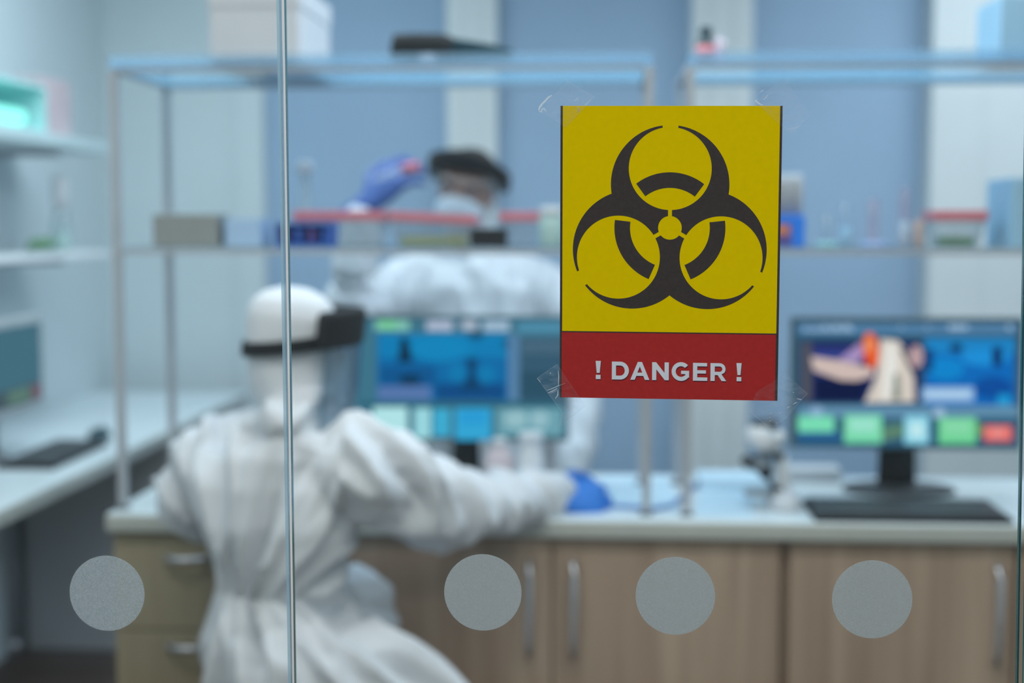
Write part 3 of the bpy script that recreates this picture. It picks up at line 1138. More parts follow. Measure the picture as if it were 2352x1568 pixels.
# pale dishes lying flat between the vials
for px, w, m, lab in ((1900, 95, mat('aqua_dish', (0.32, 0.62, 0.66, 1), .3), 'aqua petri dish lying in front of the short milky vial'),
                      (2010, 110, mat('lilac_dish', (0.38, 0.50, 0.80, 1), .3), 'lilac blue petri dish lying in front of the pinkish tube')):
    Yd = SF + .05
    xd = at(px, 500, Yd).x
    r = (at(px + w / 2, 500, Yd).x - xd)
    b = BM(); lathe(b, (xd, Yd - .0, ZMS), [(r * .5, 0), (r * .55, .001), (r * .55, .011), (r * .5, .012)], 24)
    tag(obj('petri_dish', b, m), lab, 'dish', 'petri dishes on the right middle shelf')


# ------------------------------------------------------------------ monitors
def rectpts(x0, y0, x1, y1):
    return [(x0, y0), (x1, y0), (x1, y1), (x0, y1)]


def blob(cx, cy, rx, ry, n=16, rot=0.0):
    c, s = math.cos(rot), math.sin(rot)
    out = []
    for k in range(n):
        a = 2 * math.pi * k / n
        x, y = rx * math.cos(a), ry * math.sin(a)
        out.append((cx + x * c - y * s, cy + x * s + y * c))
    return out


E = {}


def ecol(r, g, bb, s=1.0):
    k = (r, g, bb, s)
    if k not in E:
        c = rgb(r, g, bb)
        # a little of what the eye sees comes from reflections in the glass
        E[k] = emit('screen_colour_%d_%d_%d' % (r, g, bb), tuple(max(0.0, v - 0.012) for v in c[:3]) + (1,), s)
    return E[k]


def monitor(name, frame, Y, thick, label, layers, px_neck, neck_w, base_px, base_top, base_Y, mbez=M_bezel):
    x0, y0, x1, y1 = frame
    P0, P1 = at(x0, y0, Y), at(x1, y1, Y)
    t = thing(name, (at((x0 + x1) / 2, y1, Y).x, base_Y, ZT), label, 'monitor', 'computer monitors on the middle bench')
    b = BM()
    box(b, (P0.x, Y, P1.z), (P1.x, Y + thick, P0.z))
    obj('housing', b, mbez, t, bevel=.004)
    b = BM()
    mats, idx = [], {}
    for L, (pts, m) in enumerate(layers):
        if m not in idx:
            idx[m] = len(mats)
            mats.append(m)
        q = [at(x, y, Y) for x, y in pts]
        yy = Y - 0.0006 - 0.00012 * L
        va = [b.verts.new((p.x, yy, p.z)) for p in q]
        for tr in tessellate_polygon([[Vector((p.x, p.z, 0)) for p in q]]):
            f = b.faces.new([va[i] for i in tr])
            f.material_index = idx[m]
            f.normal_update()
            if f.normal.y > 0:
                f.normal_flip()
    obj('screen', b, mats, t, fix=False)
    xn = at(px_neck, y1, Y).x
    b = BM()
    loft(b, [(Vector((xn, Y + thick + .02, z)), Vector((w, 0, 0)), Vector((0, .014, 0))) for z, w in
             ((ZT + .012, neck_w * 1.05), (P1.z - .02, neck_w), (P1.z + .10, neck_w))], 4, cap=True)
    obj('neck', b, M_black, t, bevel=.003)
    bw = base_px
    b = BM()
    n = 28
    loft(b, [(Vector((xn, base_Y, z)), Vector((bw * s, 0, 0)), Vector((0, .095 * s, 0))) for z, s in ((ZT, .97), (ZT + .002, 1.0), (ZT + .009, .98), (ZT + .012, .9))], n)
    obj('stand_base', b, M_dark, t)
    return t


W1 = ecol(225, 235, 240)
blk = ecol(20, 45, 75)
# right monitor
L = [(rectpts(1826, 740, 2340, 1026), ecol(58, 96, 122)),
     (rectpts(1832, 742, 2338, 768), ecol(88, 132, 172))]
for i in range(9):
    L.append((rectpts(1846 + i * 13, 752 + (i % 2) * 2, 1855 + i * 13, 760), ecol(170, 195, 225)))
for x, r in ((1895, 6), (1920, 8), (1945, 9), (2185, 8), (2200, 9), (2216, 8), (2318, 7), (2070, 4), (2130, 4)):
    L.append((blob(x, 751, r, r * .8), ecol(165, 195, 225)))
L += [(rectpts(1836, 782, 2116, 924), ecol(38, 48, 100)),
      (rectpts(1840, 786, 1864, 920), ecol(88, 88, 100)),
      (rectpts(1868, 800, 2000, 830), ecol(58, 68, 140)),
      ([(1872, 868), (1990, 872), (1978, 922), (1872, 922)], ecol(28, 34, 72)),
      ([(1862, 818), (1930, 828), (2004, 846), (2006, 862), (1968, 874), (1930, 872), (1868, 850)], ecol(222, 196, 190)),
      ([(1925, 826), (1975, 786), (1985, 806), (1970, 836)], ecol(176, 150, 200)),
      (blob(2000, 804, 19, 42, rot=-0.12), ecol(245, 95, 45)),
      (blob(1996, 792, 12, 18), ecol(252, 150, 100)),
      ([(2022, 778), (2062, 782), (2086, 812), (2098, 870), (2100, 922), (1985, 924), (2012, 866)], ecol(228, 214, 205)),
      ([(2036, 786), (2056, 790), (2062, 840), (2040, 918), (2022, 918), (2030, 850)], ecol(245, 240, 235)),
      ([(2066, 800), (2076, 800), (2098, 852), (2098, 866)], ecol(60, 60, 70)),
      (blob(2104, 818, 15, 26), ecol(200, 165, 170)),
      ([(2052, 858), (2064, 858), (2068, 918), (2050, 918)], ecol(140, 150, 140)),
      (rectpts(2124, 776, 2330, 932), ecol(10, 112, 195)),
      (rectpts(2124, 776, 2330, 812), ecol(40, 138, 205)),
      (blob(2170, 846, 44, 26), ecol(20, 140, 215)),
      (blob(2262, 820, 56, 20), ecol(40, 150, 225)),
      (blob(2280, 890, 46, 26), ecol(10, 84, 165)),
      (blob(2195, 798, 16, 9), ecol(16, 40, 80)),
      (rectpts(2278, 796, 2300, 840), ecol(20, 50, 105)),
      (rectpts(2122, 800, 2142, 852), ecol(18, 70, 130)),
      (rectpts(2116, 888, 2236, 921), ecol(150, 190, 235)),
      (rectpts(2126, 896, 2226, 914), ecol(185, 215, 245)),
      (rectpts(2290, 905, 2318, 932), ecol(40, 160, 220)),
      (rectpts(1832, 930, 2338, 958), ecol(105, 148, 180)),
      (blob(1875, 944, 15, 13), ecol(150, 185, 220)),
      (blob(2156, 948, 13, 15), ecol(165, 195, 225)),
      (rectpts(1828, 960, 2338, 1024), ecol(52, 96, 126)),
      (rectpts(1832, 992, 1930, 1010), ecol(48, 100, 155)),
      ([(1934, 985), (2070, 968), (2070, 998), (1934, 1002)], ecol(84, 128, 122)),
      ([(2020, 985), (2080, 972), (2080, 1000), (2020, 1014)], ecol(100, 138, 118)),
      ([(2240, 965), (2266, 985), (2240, 1006)], ecol(110, 148, 108)),
      (rectpts(1832, 955, 1915, 991), ecol(130, 232, 190)),
      (rectpts(1938, 952, 2024, 1016), ecol(130, 228, 182)),
      (rectpts(1950, 958, 2012, 992), ecol(165, 238, 215)),
      (rectpts(2076, 954, 2132, 1018), ecol(150, 222, 245)),
      (rectpts(2088, 968, 2120, 1004), ecol(205, 245, 252)),
      (rectpts(2154, 958, 2240, 1018), ecol(122, 222, 160)),
      (rectpts(2166, 964, 2228, 996), ecol(145, 228, 180)),
      (rectpts(2258, 976, 2322, 1012), ecol(245, 115, 112)),
      (rectpts(2270, 982, 2308, 1002), ecol(250, 150, 145))]
MY = 3.42
monitor('monitor', (1818, 728, 2344, 1034), MY, .03, 'widescreen monitor at the right, showing a red tile and green tiles', L, 2070, .046, .135, 0, 3.44)
# centre monitor
L = [(rectpts(810, 732, 1300, 1004), ecol(70, 122, 145)),
     (rectpts(862, 736, 940, 758), ecol(140, 205, 190)),
     (rectpts(870, 736, 910, 756), ecol(130, 215, 165)),
     (rectpts(980, 736, 1040, 759), ecol(185, 195, 220)),
     (rectpts(1060, 736, 1096, 757), ecol(185, 195, 215)),
     (rectpts(1110, 736, 1170, 760), ecol(170, 195, 220)),
     (rectpts(1190, 738, 1296, 766), ecol(85, 145, 175)),
     (rectpts(866, 766, 1166, 920), ecol(10, 112, 175)),
     (rectpts(870, 766, 1166, 820), ecol(8, 132, 190)),
     (blob(1010, 800, 70, 30), ecol(10, 140, 198)),
     (rectpts(872, 840, 1000, 885), ecol(28, 92, 150)),
     (rectpts(1000, 880, 1160, 918), ecol(20, 82, 140)),
     ([(920, 775), (936, 775), (944, 810), (950, 832), (912, 832), (918, 805)], ecol(22, 55, 82)),
     (blob(942, 872, 26, 12), ecol(22, 60, 90)),
     ([(1070, 822), (1098, 822), (1090, 860), (1110, 895), (1056, 895), (1078, 860)], ecol(22, 70, 110)),
     (blob(1094, 770, 18, 8), ecol(20, 70, 105)),
     (blob(1168, 790, 14, 12), ecol(30, 90, 130)),
     (rectpts(868, 886, 990, 918), ecol(95, 125, 180)),
     (blob(1050, 855, 20, 22), ecol(8, 128, 185)), (blob(1118, 858, 20, 22), ecol(8, 128, 185)),
     (rectpts(1168, 768, 1192, 920), ecol(95, 135, 175)),
     (rectpts(1194, 772, 1300, 922), ecol(64, 98, 122)),
     (rectpts(1198, 785, 1296, 796), ecol(88, 118, 140)), (rectpts(1198, 806, 1296, 812), ecol(86, 114, 134)),
     (rectpts(1200, 824, 1296, 830), ecol(50, 84, 106)), (rectpts(1194, 850, 1300, 915), ecol(52, 86, 108)),
     (rectpts(812, 922, 1300, 934), ecol(55, 105, 125)),
     (rectpts(858, 934, 936, 1002), ecol(190, 240, 245)),
     (rectpts(952, 936, 990, 1006), ecol(165, 225, 235)),
     (rectpts(996, 938, 1034, 1002), ecol(70, 180, 220)),
     (rectpts(1046, 936, 1128, 1010), ecol(60, 175, 225)),
     (rectpts(1056, 940, 1118, 975), ecol(50, 165, 225)),
     (rectpts(1142, 936, 1292, 1000), ecol(118, 170, 185)),
     (blob(1185, 962, 26, 20), ecol(160, 200, 210)), (blob(1240, 962, 22, 20), ecol(158, 198, 210))]
monitor('monitor', (800, 724, 1306, 1014), 3.46, .03, 'blue screened monitor in front of the seated person', L, 1066, .036, .13, 0, 3.48)

# keyboards
def keyboard(x0, x1, y0, y1, z, rz, label, group=None, rows=5, cols=15):
    w, d = x1 - x0, y1 - y0
    t = thing('keyboard', ((x0 + x1) / 2, (y0 + y1) / 2, z), label, 'keyboard', group)
    cxx, cyy = (x0 + x1) / 2, (y0 + y1) / 2
    R = Matrix.Translation((cxx, cyy, z)) @ Matrix.Rotation(rz, 4, 'Z')
    b = BM(); box(b, (-w / 2, -d / 2, 0), (w / 2, d / 2, .012)); b.transform(R)
    obj('keyboard_base', b, M_black, t, bevel=.003)
    b = BM()
    for r in range(rows):
        for c in range(cols):
            kx = -w / 2 + .008 + c * (w - .016) / cols
            ky = -d / 2 + .008 + r * (d - .016) / rows
            box(b, (kx + .001, ky + .001, .012), (kx + (w - .016) / cols - .002, ky + (d - .016) / rows - .002, .018))
    b.transform(R)
    o = obj('keys', b, M_dark, t)
    o['kind'] = 'stuff'
    return t


a0, a1 = atz(1872, 1186, ZT + .012), atz(2322, 1186, ZT + .012)
keyboard(a0.x, a1.x, a0.y, a0.y + .20, ZT, 0, 'black keyboard in front of the right monitor')

# ------------------------------------------------------------------ microscope
MYY = 3.22
def mp_(px, py, Y=MYY):
    return at(px, py, Y)
xm = at(1800, 1180, MYY).x
t = thing('microscope', (xm, MYY, ZT), 'white and black microscope standing between the papers and the keyboard', 'microscope')
b = BM()
loft(b, [(Vector((xm, MYY, z)), Vector((.040 * s, 0, 0)), Vector((0, .065 * s, 0))) for z, s in ((ZT, .96), (ZT + .004, 1), (ZT + .02, .95), (ZT + .034, .7), (ZT + .04, .5))], 24)
obj('foot', b, M_boxwhite, t)
b = BM()
tube(b, [mp_(1800, 1150, MYY + .05), mp_(1796, 1100, MYY + .05), mp_(1792, 1045, MYY + .05)], [.021, .02, .018], 14)
obj('pillar', b, M_white, t)
b = BM()
tube(b, [mp_(1782, 1142), mp_(1786, 1130)], .016, 14, round_ends=True)
obj('focus_knob', b, M_black, t)
b = BM()
tube(b, [mp_(1792, 1046, MYY + .03), mp_(1778, 1040, MYY + .01)], [.012, .015], 12)
obj('arm_joint', b, M_black, t)
b = BM()
tube(b, [mp_(1740, 998), mp_(1764, 1020), mp_(1752, 1058)], [.027, .034, .022], 16, round_ends=True)
obj('head_body', b, M_white, t)
b = BM()
tube(b, [mp_(1790, 1000), mp_(1780, 1020), mp_(1786, 1040, MYY + .03)], [.014, .017, .014], 14, round_ends=True)
obj('arm', b, M_white, t)
b = BM()
tube(b, [mp_(1736, 968), mp_(1745, 992)], [.014, .018], 16)
obj('eyepiece', b, M_black, t)
b = BM()
tube(b, [mp_(1768, 962, MYY + .02), mp_(1772, 985, MYY + .02)], [.016, .018], 16)
obj('eyepiece', b, M_dark, t)
b = BM()
tube(b, [mp_(1750, 1060), mp_(1756, 1078), mp_(1762, 1096)], [.016, .019, .012], 14)
obj('objective', b, M_black, t)
b = BM()
tube(b, [mp_(1714, 1058), mp_(1745, 1072)], [.014, .014], 14, round_ends=True)
obj('objective', b, M_dark, t)
b = BM()
tube(b, [mp_(1760, 1092), mp_(1778, 1122)], [.007, .006], 12, round_ends=True)
obj('stage_arm', b, M_dark, t)
b = BM()
pp = mp_(1745, 1150)
box(b, (pp.x - .035, MYY - .03, ZT + .03), (xm + .01, MYY + .03, ZT + .036))
obj('stage', b, M_grey, t, bevel=.002)

# ------------------------------------------------------------------ papers, tray, mouse pad, bits on the bench
def slab(name, pts_px, z, h, m, lab, cat, group=None):
    b = BM()
    P = [atz(x, y, z) for x, y in pts_px]
    lo = [b.verts.new((p.x, p.y, z)) for p in P]
    hi = [b.verts.new((p.x, p.y, z + h)) for p in P]
    n = len(P)
    b.faces.new(lo[::-1]); b.faces.new(hi)
    for i in range(n):
        b.faces.new((lo[i], lo[(i + 1) % n], hi[(i + 1) % n], hi[i]))
    return tag(obj(name, b, m), lab, cat, group)


x0, x1 = at(1606, 1100, 3.45).x, at(1738, 1100, 3.45).x
b = BM(); box(b, (x0, 3.42, ZT), (x1 + .05, 3.58, ZT + .022))
tag(obj('paper_stack', b, M_paperblue, bevel=.002), 'pale blue stack of paper on the bench behind the microscope', 'paper')
x0, x1 = at(1815, 1100, 3.5).x, at(1940, 1100, 3.5).x
b = BM(); box(b, (x0, 3.54, ZT), (x1, 3.63, ZT + .032))
tag(obj('storage_box', b, M_boxwhite, bevel=.003), 'low white box on the bench behind the right keyboard', 'box')
doc = slab('paper_sheet', [(1375, 1172), (1560, 1176), (1540, 1096), (1380, 1094)], ZT, .001, M_paperblue, 'pale blue sheet with a printed ring, lying by the blue glove', 'paper')
b = BM()
c0 = atz(1428, 1112, ZT + .001)
for k in range(2):
    loft(b, [(c0 + Vector((0, 0, .0002)), Vector((.045 - .012 * k, 0, 0)), Vector((0, .045 - .012 * k, 0))), (c0 + Vector((0, 0, .0004 + .0002 * k)), Vector((.045 - .012 * k, 0, 0)), Vector((0, .045 - .012 * k, 0)))], 28, mi=k)
obj('printed_ring', b, [mat('ring_ink', (0.42, 0.58, 0.72, 1), .7), M_paperblue], doc)
slab('paper_sheet', [(1600, 1186), (1730, 1188), (1725, 1120), (1606, 1118)], ZT, .001, M_paperblue, 'pale blue sheet lying right of the two shelf posts', 'paper')
# blue cable / strap running right from the glove
b = BM()
cz = ZT + .006
cab = [atz(1358, 1158, cz), atz(1430, 1162, cz), atz(1500, 1168, cz), atz(1545, 1160, cz), atz(1575, 1130, cz), atz(1608, 1106, cz)]
tube(b, cab, [.005, .0056, .0056, .005, .005, .0045], 10)
tag(obj('cable', b, mat('blue_cable', (0.13, 0.25, 0.52, 1), .5)), 'blue cable running along the bench right of the blue glove', 'cable')
# bottles behind the centre monitor's foot
def bench_bottle(px, Y, r, h, m, lab, capm=M_white, top=.4):
    x = at(px, 1090, Y).x
    t = thing('bottle', (x, Y, ZT), lab, 'bottle', 'white bottles on the bench')
    b = BM(); lathe(b, (x, Y, ZT), [(r * .9, 0), (r, .005), (r, h * .62), (r * .75, h * .78), (r * top, h * .84), (r * top, h * .88)], 20); obj('bottle_body', b, m, t)
    b = BM(); lathe(b, (x, Y, ZT + h * .88), [(r * top * 1.2, 0), (r * top * 1.2, h * .1), (r * top, h * .12)], 16); obj('cap', b, capm, t)
bench_bottle(1147, 3.335, .036, .135, M_pinkwhite, 'plump pinkish white bottle right of the blue screened monitor stand')
bench_bottle(1220, 3.30, .030, .155, M_white, 'slim tall white bottle below the right part of the blue screened monitor', top=.8)

# ------------------------------------------------------------------ left counter along the wall
CXE = -1.345
LZ = ZT
b = BM()
box(b, (XL + .002, 2.3, LZ - .04), (CXE, 5.35, LZ))
for f in b.faces:
    if abs(f.calc_center_median().z - LZ) > .001:
        f.material_index = 1
tag(obj('worktop', b, [M_top, M_topedge], bevel=.006), 'pale side worktop along the left wall', 'worktop')
xpan = at(62, 1400, 4.55).x
one = one_box('end_panel', (xpan, 4.55, 0.005), (CXE - .01, 4.575, LZ - .042), M_greypanel)
tag(one, 'grey end panel under the left side worktop', 'panel')
one = one_box('side_cabinet', (XL + .01, 4.62, 0.0), (CXE - .03, 5.34, LZ - .042), M_greypanel)
tag(one, 'grey low cabinet at the far end of the left side worktop', 'cabinet')
def table_leg(x, y, lab):
    t = thing('table_leg', (x, y, 0), lab, 'table leg', 'metal legs under the left side worktop')
    b = BM(); tube(b, [(x, y, .05), (x, y, .4), (x, y, LZ - .041)], .018, 14); obj('tube', b, M_alu_dull, t)
    b = BM(); lathe(b, (x, y, 0), [(.012, 0), (.026, .012), (.03, .03), (.026, .046), (.012, .055)], 16); obj('ball_foot', b, M_alu, t)
pl = at(30, 1475, 4.50)
table_leg(pl.x, 4.50, 'grey metal leg with a shiny ball foot, at the left edge')

# left monitor, seen obliquely
MX = -1.60
yA = atx(100, 830, MX).y
z0, z1 = atx(100, 930, MX).z, atx(90, 722, MX).z
t = thing('monitor', (MX - .05, yA - .27, LZ), 'small grey monitor on the left side worktop, cut by the left edge', 'monitor')
b = BM(); box(b, (MX - .03, yA - .50, z0), (MX, yA, z1)); obj('housing', b, mat('pale_grey_plastic', (0.42, 0.46, 0.48, 1), .5), t, bevel=.004)
b = BM()
yy0, yy1 = yA - .485, yA - .022
def yq(f): return yy0 + (yy1 - yy0) * f
def zq(f): return z0 + .022 + (z1 - z0 - .044) * f
def panel(bm, f0, g0, f1, g1, mi, k):
    x = MX + .0006 + .0002 * k
    v = [bm.verts.new(p) for p in ((x, yq(f0), zq(g0)), (x, yq(f1), zq(g0)), (x, yq(f1), zq(g1)), (x, yq(f0), zq(g1)))]
    f = bm.faces.new(v); f.material_index = mi
panel(b, 0, 0, 1, 1, 0, 0); panel(b, 0, 0, 1, .22, 1, 1); panel(b, .5, .03, .82, .2, 2, 2); panel(b, .86, .03, .98, .2, 3, 2)
obj('screen', b, [emit('side_screen_blue', rgb(70, 112, 130)), emit('side_screen_grey', rgb(72, 92, 102)), emit('side_screen_green', rgb(96, 128, 118)), emit('side_screen_red', rgb(125, 92, 108))], t, fix=False)
b = BM(); tube(b, [(MX - .045, yA - .27, LZ + .01), (MX - .045, yA - .27, z0 + .1)], .02, 12); obj('neck', b, M_grey, t)
b = BM(); loft(b, [(Vector((MX - .09, yA - .27, z)), Vector((.085 * s, 0, 0)), Vector((0, .12 * s, 0))) for z, s in ((LZ, .98), (LZ + .008, 1), (LZ + .012, .9))], 24); obj('stand_base', b, M_grey, t)
k0 = atz(30, 1058, LZ + .01)
k1 = atz(205, 1012, LZ + .01)
keyboard(-1.585, -1.43, 3.60, 4.02, LZ, 0, 'black keyboard on the left side worktop', cols=5, rows=15)
t = thing('computer_mouse', (-1.50, 4.14, LZ), 'dark teal mouse beyond the keyboard on the left side worktop', 'mouse')
b = BM(); loft(b, [(Vector((-1.50, 4.14, LZ + h)), Vector((.032 * s, 0, 0)), Vector((0, .055 * s, 0))) for h, s in ((0, .95), (.008, 1), (.02, .9), (.03, .65), (.034, .3))], 20); obj('shell', b, M_teal_dark, t)
b = BM(); tube(b, [(-1.50, 4.155, LZ + .034), (-1.50, 4.175, LZ + .031)], .004, 8); obj('scroll_wheel', b, M_dark, t)

# wall shelves on the left wall
SXE = -1.62
def wall_shelf(zfront_px, lab, th=.03):
    z = atx(100, zfront_px, SXE).z
    t = thing('wall_shelf', (XL, 3.9, z), lab, 'shelf', 'wall shelves on the left wall')
    b = BM(); box(b, (XL + .001, 2.6, z - th), (SXE, 4.62, z)); obj('board', b, M_white if th < .02 else mat('shelf_board', (0.50, 0.62, 0.64, 1), .5), t, bevel=.002)
    for y in (3.0, 4.4):
        b = BM(); box(b, (XL + .001, y - .01, z - th - .10), (XL + .015, y + .01, z - th)); box(b, (XL + .015, y - .01, z - th - .02), (SXE - .08, y + .01, z - th)); obj('bracket', b, M_alu_dull, t)
    return z
zs1 = wall_shelf(303, 'upper pale shelf on the left wall, holding the glowing cyan lamp', .035)
zs2 = wall_shelf(585, 'lower pale shelf on the left wall, holding the flask', .018)
# glowing lamp box on the upper shelf
yL = atx(106, 250, SXE - .03).y
zL = atx(60, 188, SXE - .03).z
t = thing('light_box', (SXE - .1, yL - .25, zs1), 'cyan glowing lamp box on the upper left wall shelf', 'lamp')
b = BM()
xb0, xb1 = SXE - .19, SXE - .03
box(b, (xb0, yL - .5, zs1), (xb1, yL, zs1 + .01)); box(b, (xb0, yL - .5, zL - .01), (xb1, yL, zL)); box(b, (xb0, yL - .01, zs1 + .01), (xb1, yL, zL - .01)); box(b, (xb0, yL - .5, zs1 + .01), (xb0 + .01, yL - .01, zL - .01))
box(b, (xb0 + .01, yL - .5, zs1 + .01), (xb1, yL - .49, zL - .01))
obj('housing', b, mat('pale_aqua_plastic', (0.45, 0.75, 0.75, 1), .5), t)
b = BM(); tube(b, [(xb1 - .03, yL - .48, zs1 + .04), (xb1 - .03, yL - .26, zs1 + .04), (xb1 - .03, yL - .13, zs1 + .04)], .024, 14)
obj('lamp_tube', b, emit('cyan_lamp_tube', (0.30, 1.0, 0.90, 1), 1.7), t)['label'] = 'glowing cyan tube'
yP = atx(162, 250, SXE - .05).y
b = BM(); box(b, (SXE - .14, yL + .02, zs1), (SXE - .05, yP, atx(135, 184, SXE - .05).z))
tag(obj('storage_box', b, mat('dusty_pink_card', (0.50, 0.41, 0.44, 1), .7), bevel=.002), 'pinkish white carton right of the glowing cyan lamp box', 'box')
# flask and dish on the lower shelf
yFk = atx(140, 500, SXE - .10).y
hF = atx(140, 400, SXE - .10).z - zs2
t = thing('wash_bottle', (SXE - .10, yFk, zs2), 'tall white-necked bottle with green liquid on the lower left wall shelf', 'bottle')
b = BM(); lathe(b, (SXE - .10, yFk, zs2), [(.028, 0), (.032, .006), (.032, hF * .35), (.022, hF * .5), (.020, hF * .56)], 20); obj('bottle_body', b, M_clearplastic, t)
b = BM(); lathe(b, (SXE - .10, yFk, zs2 + .004), [(.024, 0), (.027, .006), (.027, hF * .25)], 16); obj('liquid', b, M_liquid, t)
b = BM(); lathe(b, (SXE - .10, yFk, zs2 + hF * .56), [(.024, 0), (.024, hF * .36), (.018, hF * .42)], 20); obj('cap', b, M_white, t)
yD = atx(95, 575, SXE - .07).y
t = thing('seedling_tray', (SXE - .07, yD, zs2), 'small tray of green seedlings beside the bottle on the lower left shelf', 'tray')
b = BM(); box(b, (SXE - .10, yD - .07, zs2), (SXE - .03, yD + .08, zs2 + .016)); obj('tray', b, M_clearplastic, t, bevel=.003)
b = BM()
for i in range(26):
    x, y = SXE - .095 + random.random() * .06, yD - .06 + random.random() * .13
    hh = .015 + random.random() * .025
    tube(b, [(x, y, zs2 + .012), (x + random.uniform(-.01, .01), y + random.uniform(-.01, .01), zs2 + .012 + hh)], [.004, .002], 6)
o = obj('seedlings', b, M_green, t); o['kind'] = 'stuff'


# ------------------------------------------------------------------ people
def ell(c, a, b, ra, rb):
    return (Vector(c), Vector(a).normalized() * ra, Vector(b).normalized() * rb)


def remesh(name, bm, voxel, mats, smooth_it=2, wrinkle=0.0, wfreq=(14, 14, 5), parent=None, pick=None, seed=0.0, coords=None, rest=None):
    bmesh.ops.recalc_face_normals(bm, faces=bm.faces[:])
    me = bpy.data.meshes.new(name + '_source')
    bm.to_mesh(me)
    bm.free()
    tmp = bpy.data.objects.new(name + '_source', me)
    COL.objects.link(tmp)
    md = tmp.modifiers.new('r', 'REMESH')
    md.mode = 'VOXEL'
    md.voxel_size = voxel
    if smooth_it:
        sm = tmp.modifiers.new('s', 'SMOOTH')
        sm.iterations = smooth_it
        sm.factor = 0.5
    dg = bpy.context.evaluated_depsgraph_get()
    dg.update()
    ev = tmp.evaluated_get(dg)
    m2 = bpy.data.meshes.new_from_object(ev)
    m2.name = name
    bpy.data.objects.remove(tmp)
    bpy.data.meshes.remove(me)
    m2.materials.clear()
    for m in mats:
        m2.materials.append(m)
    if wrinkle:
        nrm = [v.normal.copy() for v in m2.vertices]
        for v, n in zip(m2.vertices, nrm):
            p = v.co
            q = Vector((p.x * wfreq[0], p.y * wfreq[1], p.z * wfreq[2])) if coords is None else coords(p)
            q = q + Vector((seed, 0, 0))
            k = 0.75 - 2.6 * abs(noise.noise(q)) + 0.5 * noise.noise(q * 2.3)      # soft ridges with sharp crests
            amt = wrinkle(p) if callable(wrinkle) else wrinkle
            v.co = p + n * (k * amt)
            if rest and rest[0] < v.co.y < rest[1] and rest[2] - .08 < v.co.z < rest[2]:
                v.co.z = rest[2] + .0005          # cloth lying on the worktop
    for p in m2.polygons:
        p.use_smooth = True
        p.material_index = pick(p.center, p.normal) if pick else 0
    o = bpy.data.objects.new(name, m2)
    COL.objects.link(o)
    if parent is not None:
        o.parent = parent
    return o


def limb(bm, pts, radii, seg=14):
    """smooth tapered limb through joints, rounded ends"""
    P = [Vector(p) for p in pts]
    out, rr = [], []
    n = len(P)
    for i in range(n - 1):
        p0 = P[max(i - 1, 0)]; p1 = P[i]; p2 = P[i + 1]; p3 = P[min(i + 2, n - 1)]
        for k in range(5):
            t = k / 5.0
            q = 0.5 * ((2 * p1) + (p2 - p0) * t + (2 * p0 - 5 * p1 + 4 * p2 - p3) * t * t + (3 * p1 - p0 - 3 * p2 + p3) * t ** 3)
            out.append(q); rr.append(radii[i] + (radii[i + 1] - radii[i]) * t)
    out.append(P[-1]); rr.append(radii[-1])
    tube(bm, out, rr, seg, round_ends=True)


def hand(name, wrist, dirv, up, mats, parent, curl=0.9, scale=1.0, thumb_side=1, spread=0.16, arm_len=0.05):
    """gloved hand: palm, four unequal bent fingers, thumb from the side of the palm"""
    d = Vector(dirv).normalized()
    u = Vector(up)
    u = (u - d * u.dot(d)).normalized()          # back of the hand
    s = d.cross(u).normalized() * thumb_side     # thumb side
    w = Vector(wrist)
    S = scale
    bm = BM()
    # cuff and palm
    loft(bm, [ell(w - d * arm_len * S, s, u, .034 * S, .030 * S), ell(w, s, u, .028 * S, .022 * S), ell(w + d * .03 * S, s, u, .037 * S, .018 * S),
              ell(w + d * .065 * S, s, u, .043 * S, .016 * S), ell(w + d * .092 * S, s, u, .041 * S, .013 * S)], 16)
    for off, ln, sp_ in ((.030, .072, .22), (.010, .082, .07), (-.011, .076, -.07), (-.031, .060, -.24)):
        base = w + d * (.085 - abs(off) * .25) * S + s * off * S
        dd = (d + s * sp_ * spread * 3).normalized()
        pts, rad = [base], [.0098 * S]
        ang = 0.0
        for seg_, (fr_, cu) in enumerate(((.44, .35), (.31, .75), (.25, .6))):
            ang += cu * curl
            dv = dd * math.cos(ang) - u * math.sin(ang)
            pts.append(pts[-1] + dv * ln * fr_ * S)
            rad.append((.0093, .0086, .0074)[seg_] * S)
        tube(bm, pts, rad, 10, round_ends=True, hint=s)
    tb = w + d * .026 * S + s * .028 * S
    tpts = [tb, tb + (d * .5 + s * .75 - u * .25).normalized() * .036 * S]
    tpts.append(tpts[-1] + (d * .85 + s * .30 - u * .45).normalized() * .030 * S)
    tpts.append(tpts[-1] + (d * .9 - s * .05 - u * .45).normalized() * .022 * S)
    tube(bm, tpts, [.0125 * S, .0112 * S, .0098 * S, .008 * S], 10, round_ends=True, hint=u)
    return remesh(name, bm, .0032, mats, 3, parent=parent)


# ---- seated person, back to the glass
f_dir = Vector((.57, .82, 0)).normalized()        # torso facing
r_dir = Vector((.82, -.57, 0)).normalized()
bm = BM()
fx, up = f_dir, Vector((0, 0, 1))
def S_(px, py, Y): return at(px, py, Y)
torso = [(640, 1610, 2.74, .150, .125), (628, 1540, 2.74, .158, .138), (624, 1470, 2.74, .148, .130), (640, 1400, 2.74, .135, .120), (645, 1345, 2.745, .118, .105),
         (640, 1280, 2.75, .140, .118), (630, 1190, 2.75, .170, .130), (625, 1100, 2.76, .185, .132), (632, 1035, 2.76, .168, .115), (655, 990, 2.77, .122, .095), (672, 955, 2.775, .088, .080), (686, 930, 2.78, .082, .078), (690, 890, 2.78, .080, .082)]
loft(bm, [(S_(x, y, Y), r_dir * ra, f_dir * rb) for x, y, Y, ra, rb in torso[::-1]], 26)
